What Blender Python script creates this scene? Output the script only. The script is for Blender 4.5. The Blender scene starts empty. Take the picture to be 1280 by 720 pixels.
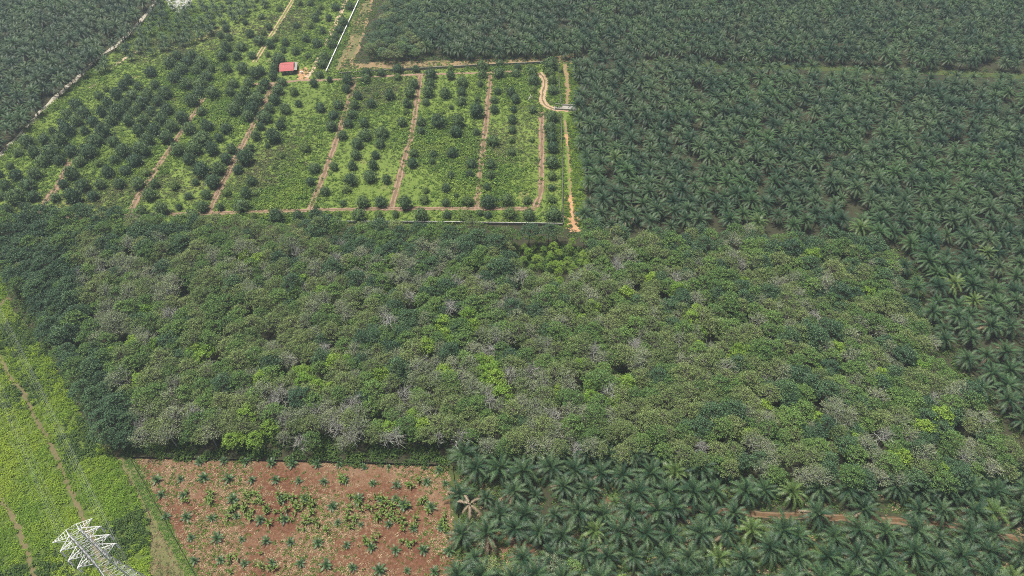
import bpy, math, random
import numpy as np
from mathutils import Vector
from mathutils.geometry import tessellate_polygon

random.seed(7)
rng = np.random.default_rng(7)
SC = bpy.context.scene
COL = SC.collection

# ------------------------------------------------------------------ camera, sky, sun, exposure
CAM_H, PITCH, F = 210.0, math.radians(45.5), 889.0
cam_d = bpy.data.cameras.new('camera')
cam_d.sensor_width = 36.0
cam_d.lens = F / 1280 * 36
cam_d.clip_start, cam_d.clip_end = 1.0, 6000.0
cam = bpy.data.objects.new('camera', cam_d)
cam.location = (0, 0, CAM_H)
cam.rotation_euler = (math.pi / 2 - PITCH, 0, 0)
COL.objects.link(cam)
SC.camera = cam

SUN_EL, SUN_AZ = math.radians(72), math.radians(-62)
world = bpy.data.worlds.new('World')
SC.world = world
world.use_nodes = True
wn = world.node_tree.nodes
wn.clear()
sky = wn.new('ShaderNodeTexSky')
sky.sky_type = 'NISHITA'
sky.sun_disc = False
sky.sun_elevation = SUN_EL
sky.sun_rotation = SUN_AZ
sky.air_density = 0.6
sky.dust_density = 7.0
sky.ozone_density = 0.3
bg = wn.new('ShaderNodeBackground')
bg.inputs['Strength'].default_value = 0.075
wo = wn.new('ShaderNodeOutputWorld')
world.node_tree.links.new(sky.outputs[0], bg.inputs[0])
world.node_tree.links.new(bg.outputs[0], wo.inputs[0])

sun_d = bpy.data.lights.new('sun', 'SUN')
sun_d.energy = 4.6
sun_d.angle = math.radians(4)
sun_d.color = (1.0, 0.95, 0.86)
sun = bpy.data.objects.new('sun', sun_d)
sdir = Vector((math.sin(SUN_AZ) * math.cos(SUN_EL), math.cos(SUN_AZ) * math.cos(SUN_EL), math.sin(SUN_EL)))
sun.rotation_euler = sdir.to_track_quat('Z', 'Y').to_euler()
sun.location = (0, 0, 400)
COL.objects.link(sun)

SC.view_settings.view_transform = 'Standard'
SC.view_settings.look = 'None'
SC.view_settings.gamma = 1.0
SC.cycles.filter_width = 1.0
SC.cycles.use_denoising = False
SC.view_settings.exposure = 0.5
HAZE_DENSITY = 0.00020

# ------------------------------------------------------------------ helpers: place
CP, SP = math.cos(PITCH), math.sin(PITCH)


def at(px, py, z=0.0):
    """point of the place at height z that the photograph shows at (px, py)"""
    a, b = (px - 640) / F, (360 - py) / F
    d = np.array([a, CP + b * SP, -SP + b * CP])
    t = (z - CAM_H) / d[2]
    return np.array([d[0] * t, d[1] * t, z])


def seen(p):
    """where the photograph shows points p (n,3)"""
    p = np.asarray(p, float)
    x, y, z = p[:, 0], p[:, 1], p[:, 2] - CAM_H
    zc = y * CP - z * SP
    zc = np.where(zc < 1, 1, zc)
    return np.stack([640 + F * x / zc, 360 - F * (y * SP + z * CP) / zc], 1)


def px_to_m(px, py, n, z=0.0):
    p = at(px, py, z)
    return n * math.dist(p, (0, 0, CAM_H)) / math.hypot(F, px - 640, py - 360)


def inside(pts, poly):
    x, y = pts[:, 0], pts[:, 1]
    c = np.zeros(len(pts), bool)
    n = len(poly)
    for i in range(n):
        x0, y0 = poly[i]
        x1, y1 = poly[(i + 1) % n]
        if y0 == y1:
            continue
        m = ((y0 > y) != (y1 > y)) & (x < (x1 - x0) * (y - y0) / (y1 - y0) + x0)
        c ^= m
    return c


def dist_line(p, line):
    """distance of points (n,2) from a polyline (m,2)"""
    best = np.full(len(p), 1e9)
    for a, b in zip(line[:-1], line[1:]):
        d = b - a
        t = np.clip(((p - a) @ d) / max(d @ d, 1e-9), 0, 1)
        best = np.minimum(best, np.hypot(*(p - a - t[:, None] * d).T))
    return best


def wave(p, s, seed=0):
    """smooth noise in 0..1 over points (n,2)"""
    r = np.random.default_rng(seed)
    v = np.zeros(len(p))
    for k in range(7):
        a = r.uniform(0, 2 * math.pi)
        f = s * r.uniform(0.5, 2.0)
        v += np.sin((p[:, 0] * math.cos(a) + p[:, 1] * math.sin(a)) * f + r.uniform(0, 6.28))
    return 0.5 + v / 7 * 1.1


def smooth(pts, step=2.0):
    pts = np.asarray(pts, float)
    P = np.vstack([2 * pts[0] - pts[1], pts, 2 * pts[-1] - pts[-2]])
    out = []
    for i in range(1, len(P) - 2):
        n = max(2, int(np.linalg.norm(P[i + 1] - P[i]) / step))
        for k in range(n):
            t = k / n
            out.append(0.5 * (2 * P[i] + (P[i + 1] - P[i - 1]) * t + (2 * P[i - 1] - 5 * P[i] + 4 * P[i + 1] - P[i + 2]) * t * t
                              + (3 * P[i] - 3 * P[i + 1] + P[i + 2] - P[i - 1]) * t ** 3))
    out.append(pts[-1])
    return np.array(out)


def gline(pix, step=2.0):
    return smooth([at(*p)[:2] for p in pix], step)


# ------------------------------------------------------------------ helpers: meshes and objects
class MB:
    def __init__(self):
        self.v, self.f, self.m, self.n = [], [], [], 0

    def add(self, v, f, mat=0):
        v = np.asarray(v, float)
        self.v.append(v)
        self.f.extend([tuple(int(i) + self.n for i in q) for q in f])
        self.m.extend([mat] * len(f))
        self.n += len(v)
        return self

    def box(self, lo, hi, mat=0):
        x0, y0, z0 = lo
        x1, y1, z1 = hi
        v = [(x0, y0, z0), (x1, y0, z0), (x1, y1, z0), (x0, y1, z0), (x0, y0, z1), (x1, y0, z1), (x1, y1, z1), (x0, y1, z1)]
        return self.add(v, [(0, 3, 2, 1), (4, 5, 6, 7), (0, 1, 5, 4), (1, 2, 6, 5), (2, 3, 7, 6), (3, 0, 4, 7)], mat)

    def tube(self, pts, radii, n=5, mat=0, cap=True):
        pts = np.asarray(pts, float)
        if np.isscalar(radii):
            radii = [radii] * len(pts)
        ring, base = [], []
        for i, p in enumerate(pts):
            d = pts[min(i + 1, len(pts) - 1)] - pts[max(i - 1, 0)]
            d = d / (np.linalg.norm(d) + 1e-9)
            a = np.array([0, 0, 1.0]) if abs(d[2]) < 0.9 else np.array([1.0, 0, 0])
            u = np.cross(d, a)
            u /= np.linalg.norm(u)
            w = np.cross(d, u)
            for k in range(n):
                t = 2 * math.pi * k / n
                ring.append(p + radii[i] * (u * math.cos(t) + w * math.sin(t)))
        fs = []
        for i in range(len(pts) - 1):
            for k in range(n):
                a, b = i * n + k, i * n + (k + 1) % n
                fs.append((a, b, b + n, a + n))
        if cap:
            fs.append(tuple(range(n))[::-1])
            fs.append(tuple((len(pts) - 1) * n + k for k in range(n)))
        return self.add(ring, fs, mat)

    def leaves(self, c, nrm, size, ratio=0.55, mat=0):
        """kite-shaped leaf faces"""
        c, nrm = np.asarray(c, float), np.asarray(nrm, float)
        k = len(c)
        nrm = nrm / (np.linalg.norm(nrm, axis=1, keepdims=True) + 1e-9)
        r = rng.normal(size=(k, 3))
        u = np.cross(nrm, r)
        u /= np.linalg.norm(u, axis=1, keepdims=True) + 1e-9
        w = np.cross(nrm, u)
        s = np.broadcast_to(np.asarray(size, float), (k,))[:, None]
        fold = nrm * s * 0.12
        v = np.stack([c - u * s * 0.5 - fold, c + w * s * ratio * 0.5 + fold, c + u * s * 0.5 - fold, c - w * s * ratio * 0.5 + fold], 1).reshape(-1, 3)
        i = np.arange(k)[:, None] * 4
        return self.add(v, (i + np.arange(4)).tolist(), mat)

    def mesh(self, name, mats, smoothed=False):
        me = bpy.data.meshes.new(name)
        v = np.concatenate(self.v)
        me.from_pydata(v.tolist(), [], self.f)
        for m in mats if isinstance(mats, (list, tuple)) else [mats]:
            me.materials.append(m)
        if any(self.m):
            me.polygons.foreach_set('material_index', self.m)
        if smoothed:
            me.polygons.foreach_set('use_smooth', [True] * len(me.polygons))
        me.update()
        return me


def put(name, me, parent=None, loc=(0, 0, 0), rz=0.0, scale=None, **props):
    o = bpy.data.objects.new(name, me)
    o.location = loc
    o.rotation_euler = (0, 0, rz)
    if scale is not None:
        o.scale = scale if hasattr(scale, '__len__') else (scale,) * 3
    if parent is not None:
        o.parent = parent
    for k, v in props.items():
        o[k] = v
    COL.objects.link(o)
    return o


def thing(name, label, cat, loc=(0, 0, 0), rz=0.0, scale=None, group=None):
    o = put(name, None, None, loc, rz, scale, label=label, category=cat)
    o.empty_display_size = 0.5
    if group:
        o['group'] = group
    return o


ONES = 'zero one two three four five six seven eight nine ten eleven twelve thirteen fourteen fifteen sixteen seventeen eighteen nineteen'.split()
TENS = ' ten twenty thirty forty fifty sixty seventy eighty ninety'.split(' ')
ODD = {'one': 'first', 'two': 'second', 'three': 'third', 'five': 'fifth', 'eight': 'eighth', 'nine': 'ninth', 'twelve': 'twelfth'}


def num(n):
    if n < 20:
        return ONES[n]
    if n < 100:
        return TENS[n // 10] + ('-' + ONES[n % 10] if n % 10 else '')
    return 'hundred-' + num(n - 100) if n % 100 else 'hundred'


def nth(n):
    head, _, w = num(n).rpartition('-')
    w = ODD.get(w) or (w[:-1] + 'ieth' if w.endswith('y') else w + 'th')
    return head + '-' + w if head else w


# ------------------------------------------------------------------ materials
def new_mat(name):
    m = bpy.data.materials.new(name)
    m.use_nodes = True
    nt = m.node_tree
    nt.nodes.clear()
    out = nt.nodes.new('ShaderNodeOutputMaterial')
    return m, nt, out


def ramp(nt, fac, stops):
    r = nt.nodes.new('ShaderNodeValToRGB')
    e = r.color_ramp.elements
    while len(e) < len(stops):
        e.new(0.5)
    for el, (p, c) in zip(e, stops):
        el.position = p
        el.color = (*c, 1)
    nt.links.new(fac, r.inputs[0])
    return r.outputs[0]


def noise(nt, vec, scale, detail=4.0, rough=0.6, dist=0.0):
    n = nt.nodes.new('ShaderNodeTexNoise')
    n.inputs['Scale'].default_value = scale
    n.inputs['Detail'].default_value = detail
    n.inputs['Roughness'].default_value = rough
    n.inputs['Distortion'].default_value = dist
    if vec is not None:
        nt.links.new(vec, n.inputs['Vector'])
    return n.outputs[0]


def mixc(nt, fac, a, b, mode='MIX'):
    n = nt.nodes.new('ShaderNodeMix')
    n.data_type = 'RGBA'
    n.blend_type = mode
    for sock, v in ((n.inputs[0], fac), (n.inputs[6], a), (n.inputs[7], b)):
        if isinstance(v, (int, float)):
            sock.default_value = v
        elif isinstance(v, tuple):
            sock.default_value = (*v, 1)
        else:
            nt.links.new(v, sock)
    return n.outputs[2]


def math_n(nt, op, a, b=None, c=None):
    n = nt.nodes.new('ShaderNodeMath')
    n.operation = op
    for s, v in zip(n.inputs, (a, b, c)):
        if v is None:
            continue
        if isinstance(v, (int, float)):
            s.default_value = v
        else:
            nt.links.new(v, s)
    return n.outputs[0]


def maprange(nt, v, a, b, c, d):
    n = nt.nodes.new('ShaderNodeMapRange')
    for i, x in enumerate((None, a, b, c, d)):
        if x is not None:
            n.inputs[i].default_value = x
    nt.links.new(v, n.inputs[0])
    return n.outputs[0]


def leaf_mat(name, lo, hi, accent=None, patch=0.03, accent_at=(0.55, 0.75), island=0.45, rough=0.52, transl=0.22, spec=0.35):
    """foliage: colour differs plant by plant, leaf by leaf, and by patches of the plot"""
    m, nt, out = new_mat(name)
    oi = nt.nodes.new('ShaderNodeObjectInfo')
    ge = nt.nodes.new('ShaderNodeNewGeometry')
    c = ramp(nt, oi.outputs['Random'], [(0.0, lo), (1.0, hi)])
    if accent:
        n = noise(nt, oi.outputs['Location'], patch, 3.0, 0.6)
        r2 = math_n(nt, 'MULTIPLY_ADD', oi.outputs['Random'], 0.16, n)
        c = mixc(nt, maprange(nt, r2, accent_at[0] + 0.08, accent_at[1] + 0.08, 0.0, 1.0), c, accent)
    v = maprange(nt, ge.outputs['Random Per Island'], 0, 1, 1 - island, 1 + island)
    hsv = nt.nodes.new('ShaderNodeHueSaturation')
    nt.links.new(c, hsv.inputs['Color'])
    nt.links.new(v, hsv.inputs['Value'])
    b = nt.nodes.new('ShaderNodeBsdfPrincipled')
    b.inputs['Roughness'].default_value = rough
    b.inputs['Specular IOR Level'].default_value = spec
    t = nt.nodes.new('ShaderNodeBsdfTranslucent')
    nt.links.new(hsv.outputs[0], b.inputs['Base Color'])
    nt.links.new(hsv.outputs[0], t.inputs['Color'])
    ms = nt.nodes.new('ShaderNodeMixShader')
    ms.inputs[0].default_value = transl
    nt.links.new(b.outputs[0], ms.inputs[1])
    nt.links.new(t.outputs[0], ms.inputs[2])
    nt.links.new(ms.outputs[0], out.inputs[0])
    return m


def ground_mat(name, big, fine, s_big=0.05, s_fine=0.6, mix=0.5, bump=0.4, extra=None, rough=0.95):
    """soil or turf: two scales of patches, stones and clods as fine relief; extra = (colour, scale, from, to)"""
    m, nt, out = new_mat(name)
    g = nt.nodes.new('ShaderNodeNewGeometry')
    pos = g.outputs['Position']
    a = ramp(nt, noise(nt, pos, s_big, 5.0, 0.62, 0.4), big)
    f = noise(nt, pos, s_fine, 6.0, 0.7, 0.2)
    b = ramp(nt, f, fine)
    c = mixc(nt, mix, a, b)
    if extra:
        col, sc, e0, e1 = extra
        c = mixc(nt, maprange(nt, noise(nt, pos, sc, 6.0, 0.7, 0.6), e0, e1, 0, 1), c, col)
    p = nt.nodes.new('ShaderNodeBsdfPrincipled')
    p.inputs['Roughness'].default_value = rough
    p.inputs['Specular IOR Level'].default_value = 0.15
    nt.links.new(c, p.inputs['Base Color'])
    bp = nt.nodes.new('ShaderNodeBump')
    bp.inputs['Strength'].default_value = bump
    bp.inputs['Distance'].default_value = 0.4
    nt.links.new(noise(nt, pos, s_fine * 1.7, 6.0, 0.75), bp.inputs['Height'])
    nt.links.new(bp.outputs[0], p.inputs['Normal'])
    nt.links.new(p.outputs[0], out.inputs[0])
    return m


def plain_mat(name, c0, c1, scale=1.5, rough=0.7, spec=0.3, metal=0.0):
    m, nt, out = new_mat(name)
    tc = nt.nodes.new('ShaderNodeTexCoord')
    c = ramp(nt, noise(nt, tc.outputs['Object'], scale, 5.0, 0.65), [(0.3, c0), (0.7, c1)])
    p = nt.nodes.new('ShaderNodeBsdfPrincipled')
    p.inputs['Roughness'].default_value = rough
    p.inputs['Specular IOR Level'].default_value = spec
    p.inputs['Metallic'].default_value = metal
    nt.links.new(c, p.inputs['Base Color'])
    nt.links.new(p.outputs[0], out.inputs[0])
    return m


M = {}
M['palm'] = leaf_mat('palm_frond', (0.018, 0.052, 0.027), (0.068, 0.116, 0.050), (0.050, 0.108, 0.036), 0.02, (0.5, 0.7), island=0.38, rough=0.5, transl=0.18, spec=0.28)
M['palm_light'] = leaf_mat('palm_frond_light', (0.069, 0.127, 0.040), (0.109, 0.172, 0.046), island=0.28, rough=0.45, transl=0.2, spec=0.4)
M['palm_dry'] = leaf_mat('palm_frond_dry', (0.20, 0.15, 0.10), (0.30, 0.25, 0.18), island=0.2, rough=0.8, transl=0.1, spec=0.1)
M['palm_young'] = leaf_mat('young_palm_frond', (0.039, 0.091, 0.036), (0.072, 0.143, 0.047), island=0.3, rough=0.45, transl=0.15, spec=0.4)
M['banana'] = leaf_mat('banana_leaf', (0.068, 0.132, 0.023), (0.145, 0.212, 0.036), island=0.35, rough=0.5, transl=0.3)
M['rachis'] = plain_mat('rachis', (0.10, 0.11, 0.05), (0.14, 0.14, 0.07), 3)
M['ptrunk'] = plain_mat('palm_trunk', (0.05, 0.04, 0.03), (0.12, 0.10, 0.075), 2.5, 0.9)
M['bark'] = plain_mat('bark', (0.13, 0.115, 0.095), (0.27, 0.25, 0.215), 1.5, 0.9)
M['bark_pale'] = plain_mat('bark_pale', (0.30, 0.305, 0.28), (0.46, 0.465, 0.43), 1.2, 0.9)
M['bark_dark'] = plain_mat('bark_dark', (0.06, 0.05, 0.04), (0.12, 0.10, 0.08), 1.5, 0.9)
M['dark'] = leaf_mat('leaf_dark', (0.045, 0.098, 0.051), (0.077, 0.147, 0.063), island=0.62, transl=0.15)
M['mid'] = leaf_mat('leaf_mid', (0.082, 0.160, 0.047), (0.140, 0.239, 0.062), island=0.62)
M['olive'] = leaf_mat('leaf_olive', (0.119, 0.185, 0.059), (0.191, 0.253, 0.089), island=0.62)
M['grey'] = leaf_mat('leaf_grey', (0.149, 0.198, 0.100), (0.222, 0.266, 0.146), island=0.62)
M['bright'] = leaf_mat('leaf_bright', (0.151, 0.283, 0.043), (0.253, 0.382, 0.057), island=0.45, transl=0.3)
M['orchard'] = leaf_mat('leaf_orchard', (0.036, 0.079, 0.037), (0.083, 0.141, 0.048), island=0.5, transl=0.12)
M['orchard_light'] = leaf_mat('leaf_orchard_light', (0.075, 0.131, 0.037), (0.125, 0.188, 0.050), island=0.45, transl=0.2)
M['shrub'] = leaf_mat('leaf_shrub', (0.135, 0.240, 0.029), (0.200, 0.341, 0.042), (0.284, 0.389, 0.042), 0.05, (0.38, 0.66), island=0.42, transl=0.3)
M['weed'] = leaf_mat('leaf_weed', (0.100, 0.195, 0.036), (0.165, 0.275, 0.055), (0.22, 0.32, 0.060), 0.05, (0.48, 0.62), island=0.45, transl=0.3)
M['weed_dull'] = leaf_mat('leaf_weed_dull', (0.105, 0.130, 0.050), (0.170, 0.180, 0.085), (0.12, 0.18, 0.05), 0.06, (0.45, 0.6), island=0.4, transl=0.25)
M['under'] = leaf_mat('leaf_undergrowth', (0.046, 0.098, 0.025), (0.086, 0.149, 0.034), (0.115, 0.196, 0.034), 0.04, (0.5, 0.7), island=0.45, transl=0.22)
M['straw'] = leaf_mat('straw', (0.24, 0.170, 0.100), (0.40, 0.31, 0.20), island=0.4, rough=0.9, transl=0.1, spec=0.1)

M['ground'] = ground_mat('ground_soil', [(0.3, (0.028, 0.036, 0.018)), (0.55, (0.042, 0.040, 0.024)), (0.75, (0.040, 0.058, 0.022))], [(0.3, (0.022, 0.025, 0.016)), (0.7, (0.055, 0.058, 0.030))], 0.06, 0.5)
M['ground_green'] = ground_mat('ground_green', [(0.3, (0.030, 0.055, 0.015)), (0.7, (0.070, 0.095, 0.024))], [(0.3, (0.03, 0.04, 0.017)), (0.7, (0.09, 0.105, 0.034))], 0.1, 0.7)
M['turf'] = ground_mat('turf', [(0.30, (0.075, 0.115, 0.026)), (0.5, (0.120, 0.180, 0.034)), (0.72, (0.165, 0.225, 0.045))], [(0.28, (0.045, 0.070, 0.018)), (0.5, (0.115, 0.165, 0.037)), (0.72, (0.19, 0.24, 0.058))], 0.04, 0.8, extra=((0.20, 0.15, 0.085), 0.03, 0.60, 0.76), bump=0.8)
M['shrub_ground'] = ground_mat('shrub_ground', [(0.3, (0.05, 0.09, 0.018)), (0.7, (0.09, 0.13, 0.025))], [(0.3, (0.04, 0.07, 0.018)), (0.7, (0.11, 0.14, 0.035))], 0.05, 0.6)
M['dry_grass'] = ground_mat('dry_grass', [(0.3, (0.085, 0.105, 0.035)), (0.6, (0.14, 0.135, 0.060)), (0.8, (0.22, 0.175, 0.095))], [(0.3, (0.07, 0.085, 0.03)), (0.7, (0.19, 0.17, 0.085))], 0.12, 0.9)
M['red_soil'] = ground_mat('red_soil', [(0.38, (0.103, 0.041, 0.022)), (0.50, (0.142, 0.069, 0.039)), (0.62, (0.249, 0.172, 0.109))], [(0.32, (0.047, 0.025, 0.016)), (0.52, (0.138, 0.067, 0.039)), (0.72, (0.284, 0.202, 0.129))], 0.05, 1.1, bump=1.0)
M['track'] = ground_mat('track_soil', [(0.3, (0.125, 0.085, 0.052)), (0.7, (0.19, 0.130, 0.085))], [(0.3, (0.09, 0.085, 0.04)), (0.7, (0.20, 0.135, 0.09))], 0.15, 0.8)
M['rut'] = ground_mat('rut_soil', [(0.3, (0.20, 0.130, 0.090)), (0.7, (0.31, 0.215, 0.155))], [(0.3, (0.10, 0.075, 0.048)), (0.7, (0.33, 0.235, 0.175))], 0.2, 1.0)
M['pale_road'] = ground_mat('pale_road', [(0.3, (0.36, 0.27, 0.18)), (0.7, (0.48, 0.39, 0.29))], [(0.3, (0.28, 0.20, 0.13)), (0.7, (0.48, 0.39, 0.29))], 0.2, 1.0)
M['orange'] = ground_mat('orange_soil', [(0.3, (0.32, 0.165, 0.085)), (0.7, (0.44, 0.27, 0.15))], [(0.3, (0.22, 0.12, 0.06)), (0.7, (0.46, 0.30, 0.18))], 0.15, 0.9)
M['tan_road'] = ground_mat('tan_road', [(0.3, (0.30, 0.20, 0.125)), (0.7, (0.42, 0.31, 0.21))], [(0.3, (0.20, 0.14, 0.085)), (0.7, (0.44, 0.32, 0.225))], 0.2, 1.0)
M['bank'] = ground_mat('bank_soil', [(0.3, (0.15, 0.125, 0.065)), (0.7, (0.28, 0.18, 0.105))], [(0.3, (0.09, 0.10, 0.04)), (0.7, (0.30, 0.20, 0.12))], 0.08, 0.6)
M['palm_road'] = ground_mat('palm_road', [(0.3, (0.080, 0.050, 0.028)), (0.7, (0.14, 0.080, 0.042))], [(0.3, (0.050, 0.050, 0.024)), (0.7, (0.16, 0.090, 0.050))], 0.15, 0.8)
M['gravel_road'] = ground_mat('gravel_road', [(0.3, (0.30, 0.27, 0.22)), (0.7, (0.42, 0.39, 0.33))], [(0.3, (0.20, 0.18, 0.13)), (0.7, (0.42, 0.39, 0.33))], 0.1, 0.8)
M['foot'] = ground_mat('footpath_soil', [(0.3, (0.085, 0.090, 0.038)), (0.7, (0.15, 0.12, 0.065))], [(0.3, (0.07, 0.08, 0.03)), (0.7, (0.18, 0.14, 0.08))], 0.2, 0.9)
M['concrete'] = plain_mat('concrete', (0.20, 0.195, 0.175), (0.31, 0.30, 0.27), 0.8, 0.85)
M['shaded_conc'] = plain_mat('shaded_concrete', (0.07, 0.075, 0.065), (0.13, 0.13, 0.115), 0.8, 0.85)  # darker concrete: shade on the edge-on right walls put into the colour
M['concrete_pale'] = plain_mat('pale_concrete', (0.36, 0.37, 0.35), (0.48, 0.49, 0.46), 0.8, 0.85)
M['white_conc'] = plain_mat('white_concrete', (0.62, 0.64, 0.62), (0.76, 0.78, 0.76), 0.8, 0.8)
M['netting'] = plain_mat('netting', (0.020, 0.022, 0.018), (0.045, 0.040, 0.034), 2, 0.8)
M['wood'] = plain_mat('fence_wood', (0.05, 0.04, 0.03), (0.11, 0.09, 0.07), 2, 0.9)
M['steel'] = plain_mat('galvanised_steel', (0.66, 0.68, 0.67), (0.80, 0.82, 0.80), 1.0, 0.5, 0.4)
M['cable'] = plain_mat('aluminium_cable', (0.30, 0.31, 0.31), (0.40, 0.41, 0.41), 1.0, 0.5)
M['insul'] = plain_mat('insulator_glass', (0.72, 0.74, 0.73), (0.82, 0.83, 0.82), 2.0, 0.3)
M['roof'] = plain_mat('red_roof', (0.33, 0.085, 0.088), (0.45, 0.165, 0.160), 0.7, 0.7)
M['wall'] = plain_mat('house_wall', (0.22, 0.22, 0.20), (0.32, 0.31, 0.28), 1.0, 0.85)
M['door'] = plain_mat('house_door', (0.05, 0.04, 0.035), (0.09, 0.07, 0.06), 2.0, 0.7)
M['glass'] = plain_mat('window_glass', (0.03, 0.04, 0.045), (0.05, 0.06, 0.065), 1.0, 0.1, 0.6)


def water_mat():
    m, nt, out = new_mat('pond_water')
    p = nt.nodes.new('ShaderNodeBsdfPrincipled')
    p.inputs['Base Color'].default_value = (0.36, 0.36, 0.34, 1)
    p.inputs['Roughness'].default_value = 0.12
    nt.links.new(p.outputs[0], out.inputs[0])
    return m


M['water'] = water_mat()

# ------------------------------------------------------------------ the ground and what lies flat on it
S = dict(kind='structure')
g = MB()
g.add([(-1200, -400, 0), (1200, -400, 0), (1200, 1600, 0), (-1200, 1600, 0)], [(0, 1, 2, 3)])
put('ground', g.mesh('ground', M['ground']), **S)


def sheet(name, pix, z, mat, jit=0.6, step=4.0, kind='structure', parent=None):
    pts = [at(*p)[:2] for p in pix]
    out = []
    for a, b in zip(pts, pts[1:] + pts[:1]):
        n = max(1, int(np.linalg.norm(b - a) / step))
        for k in range(n):
            out.append(a + (b - a) * k / n + rng.normal(size=2) * jit * (k > 0))
    mb = MB()
    tri = tessellate_polygon([[Vector((x, y, 0)) for x, y in out]])
    mb.add([(x, y, z) for x, y in out], tri)
    mb.f = [f if (np.cross(np.subtract(out[f[1]], out[f[0]]), np.subtract(out[f[2]], out[f[0]])) > 0) else f[::-1] for f in mb.f]
    return put(name, mb.mesh(name, mat), parent, kind=kind)


def ribbon(name, line, width, z, mat, wob=0.15, off=0.0, parent=None, kind='structure', seed=0):
    r = np.random.default_rng(seed + len(line))
    line = np.asarray(line)
    t = np.gradient(line, axis=0)
    t /= np.linalg.norm(t, axis=1, keepdims=True) + 1e-9
    nrm = np.stack([-t[:, 1], t[:, 0]], 1)
    k = np.arange(len(line))
    wa = width / 2 * (1 + wob * (np.sin(k * 0.9 + seed) * 0.5 + r.normal(size=len(line)) * 0.6))
    wb = width / 2 * (1 + wob * (np.sin(k * 0.7 + 2 + seed) * 0.5 + r.normal(size=len(line)) * 0.6))
    a = line + nrm * (off + wa)[:, None]
    b = line + nrm * (off - wb)[:, None]
    v = [(*p, z) for p in a] + [(*p, z) for p in b]
    n = len(line)
    mb = MB()
    mb.add(v, [(i, n + i, n + i + 1, i + 1) for i in range(n - 1)])
    me = mb.mesh(name, mat)
    if me.polygons[0].normal.z < 0:
        me.flip_normals()
    o = put(name, me, parent)
    if parent is None:
        o['kind'] = kind
    return o


ORCHARD = [(-100, 276), (0, 196), (60, 133), (96, 103), (125, 76), (150, 58), (176, 34), (198, 6), (214, -45), (480, -45), (455, 5), (418, 88), (560, 84), (703, 79), (703, 281),
           (380, 279), (200, 284), (-100, 284)]
SHRUBS = [(-180, 330), (0, 345), (15, 385), (60, 445), (100, 515), (118, 550), (150, 580), (172, 620), (188, 660), (185, 760), (-180, 760)]
FIELD = [(165, 573), (360, 577), (560, 583), (566, 640), (573, 760), (268, 760), (243, 716)]
sheet('orchard_turf', ORCHARD, 0.03, M['turf'])
sheet('shrub_ground', SHRUBS, 0.03, M['shrub_ground'])
sheet('dry_grass_verge', [(128, 548), (168, 566), (172, 580), (247, 716), (272, 770), (182, 770), (186, 700), (190, 655), (174, 610), (150, 580)], 0.05, M['dry_grass'])
sheet('field', FIELD, 0.04, M['red_soil'], jit=0.1)
sheet('field_margin', [(560, 582), (573, 582), (583, 760), (571, 760)], 0.05, M['ground_green'], jit=0.3)
sheet('verge', [(690, 70), (722, 70), (732, 286), (706, 286)], 0.05, M['turf'])
sheet('bare_bank', [(424, 93), (428, 80), (500, 77), (560, 76), (640, 73), (690, 71), (718, 66), (716, 80), (690, 79), (600, 84), (500, 88)], 0.06, M['bank'])
sheet('dirt_yard', [(371, 99), (373, 88), (382, 84), (389, 90), (386, 99), (378, 102)], 0.07, M['orange'], jit=0.3, step=2)
sheet('access_strip', [(418, 92), (420, 80), (436, 40), (449, 0), (458, -40), (486, -40), (466, 0), (452, 50), (440, 80), (436, 90)], 0.05, M['dry_grass'])
sheet('clearing', [(752, 628), (800, 622), (846, 628), (840, 646), (800, 652), (786, 672), (766, 676), (756, 655)], 0.04, M['palm_road'], jit=1.2)
sheet('clearing', [(590, 668), (624, 660), (660, 672), (676, 700), (600, 702)], 0.04, M['red_soil'])
sheet('grass_clearing', [(655, 316), (690, 308), (735, 312), (742, 330), (700, 340), (660, 332)], 0.04, M['shrub_ground'])
sheet('grass_clearing', [(915, 288), (938, 282), (952, 290), (938, 300), (915, 300)], 0.04, M['ground_green'])
sheet('grass_clearing', [(872, 84), (1076, 90), (1300, 100), (1300, 93), (1076, 84), (880, 79)], 0.04, M['ground_green'])
sheet('grass_clearing', [(850, 655), (960, 660), (1050, 690), (1040, 735), (900, 700), (840, 672)], 0.035, M['ground_green'])
sheet('pond', [(203, -8), (244, -8), (237, 9), (224, 17), (212, 10)], 0.06, M['water'], jit=0.2)

TRACKS = [
    [(44, 272), (58, 250), (72, 232), (88, 198)],
    [(160, 270), (178, 237), (210, 190), (225, 168), (242, 143), (256, 121)],
    [(260, 267), (277, 232), (293, 200), (313, 163), (333, 123), (341, 104)],
    [(387, 262), (405, 218), (424, 165), (435, 128), (445, 97)],
    [(489, 261), (505, 200), (515, 165), (526, 93)],
    [(596, 261), (602, 200), (608, 150), (613, 91)],
    [(669, 259), (676, 238), (677, 190), (677, 140)],
]
TL = [gline(t) for t in TRACKS]
for i, ln in enumerate(TL):
    t = ribbon('dirt_track', ln, 3.0, 0.08, M['track'], 0.4, seed=i)
    for s in (-1, 1):
        ribbon('wheel_rut', ln, 0.7, 0.11, M['rut'], 0.8, off=s * 0.95, parent=t, seed=i * 3 + s)
front = gline([(18, 272), (48, 271), (160, 270), (260, 267), (387, 263), (489, 261), (596, 261), (669, 261)])
t = ribbon('dirt_track', front, 2.6, 0.10, M['track'], 0.4, seed=40)
for s in (-1, 1):
    ribbon('wheel_rut', front, 0.7, 0.14, M['rut'], 0.8, off=s * 0.8, parent=t, seed=41 + s)
back = gline([(312, 106), (342, 104), (380, 100.5), (415, 100), (470, 96), (530, 93), (613, 91), (655, 88)])
ribbon('dirt_track', back, 2.0, 0.10, M['rut'], 0.4, seed=50)
gate_road = gline([(674, 91), (679, 97), (681, 105), (678, 118), (679, 128), (686, 134), (698, 137), (712, 138)], 1.0)
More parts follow.
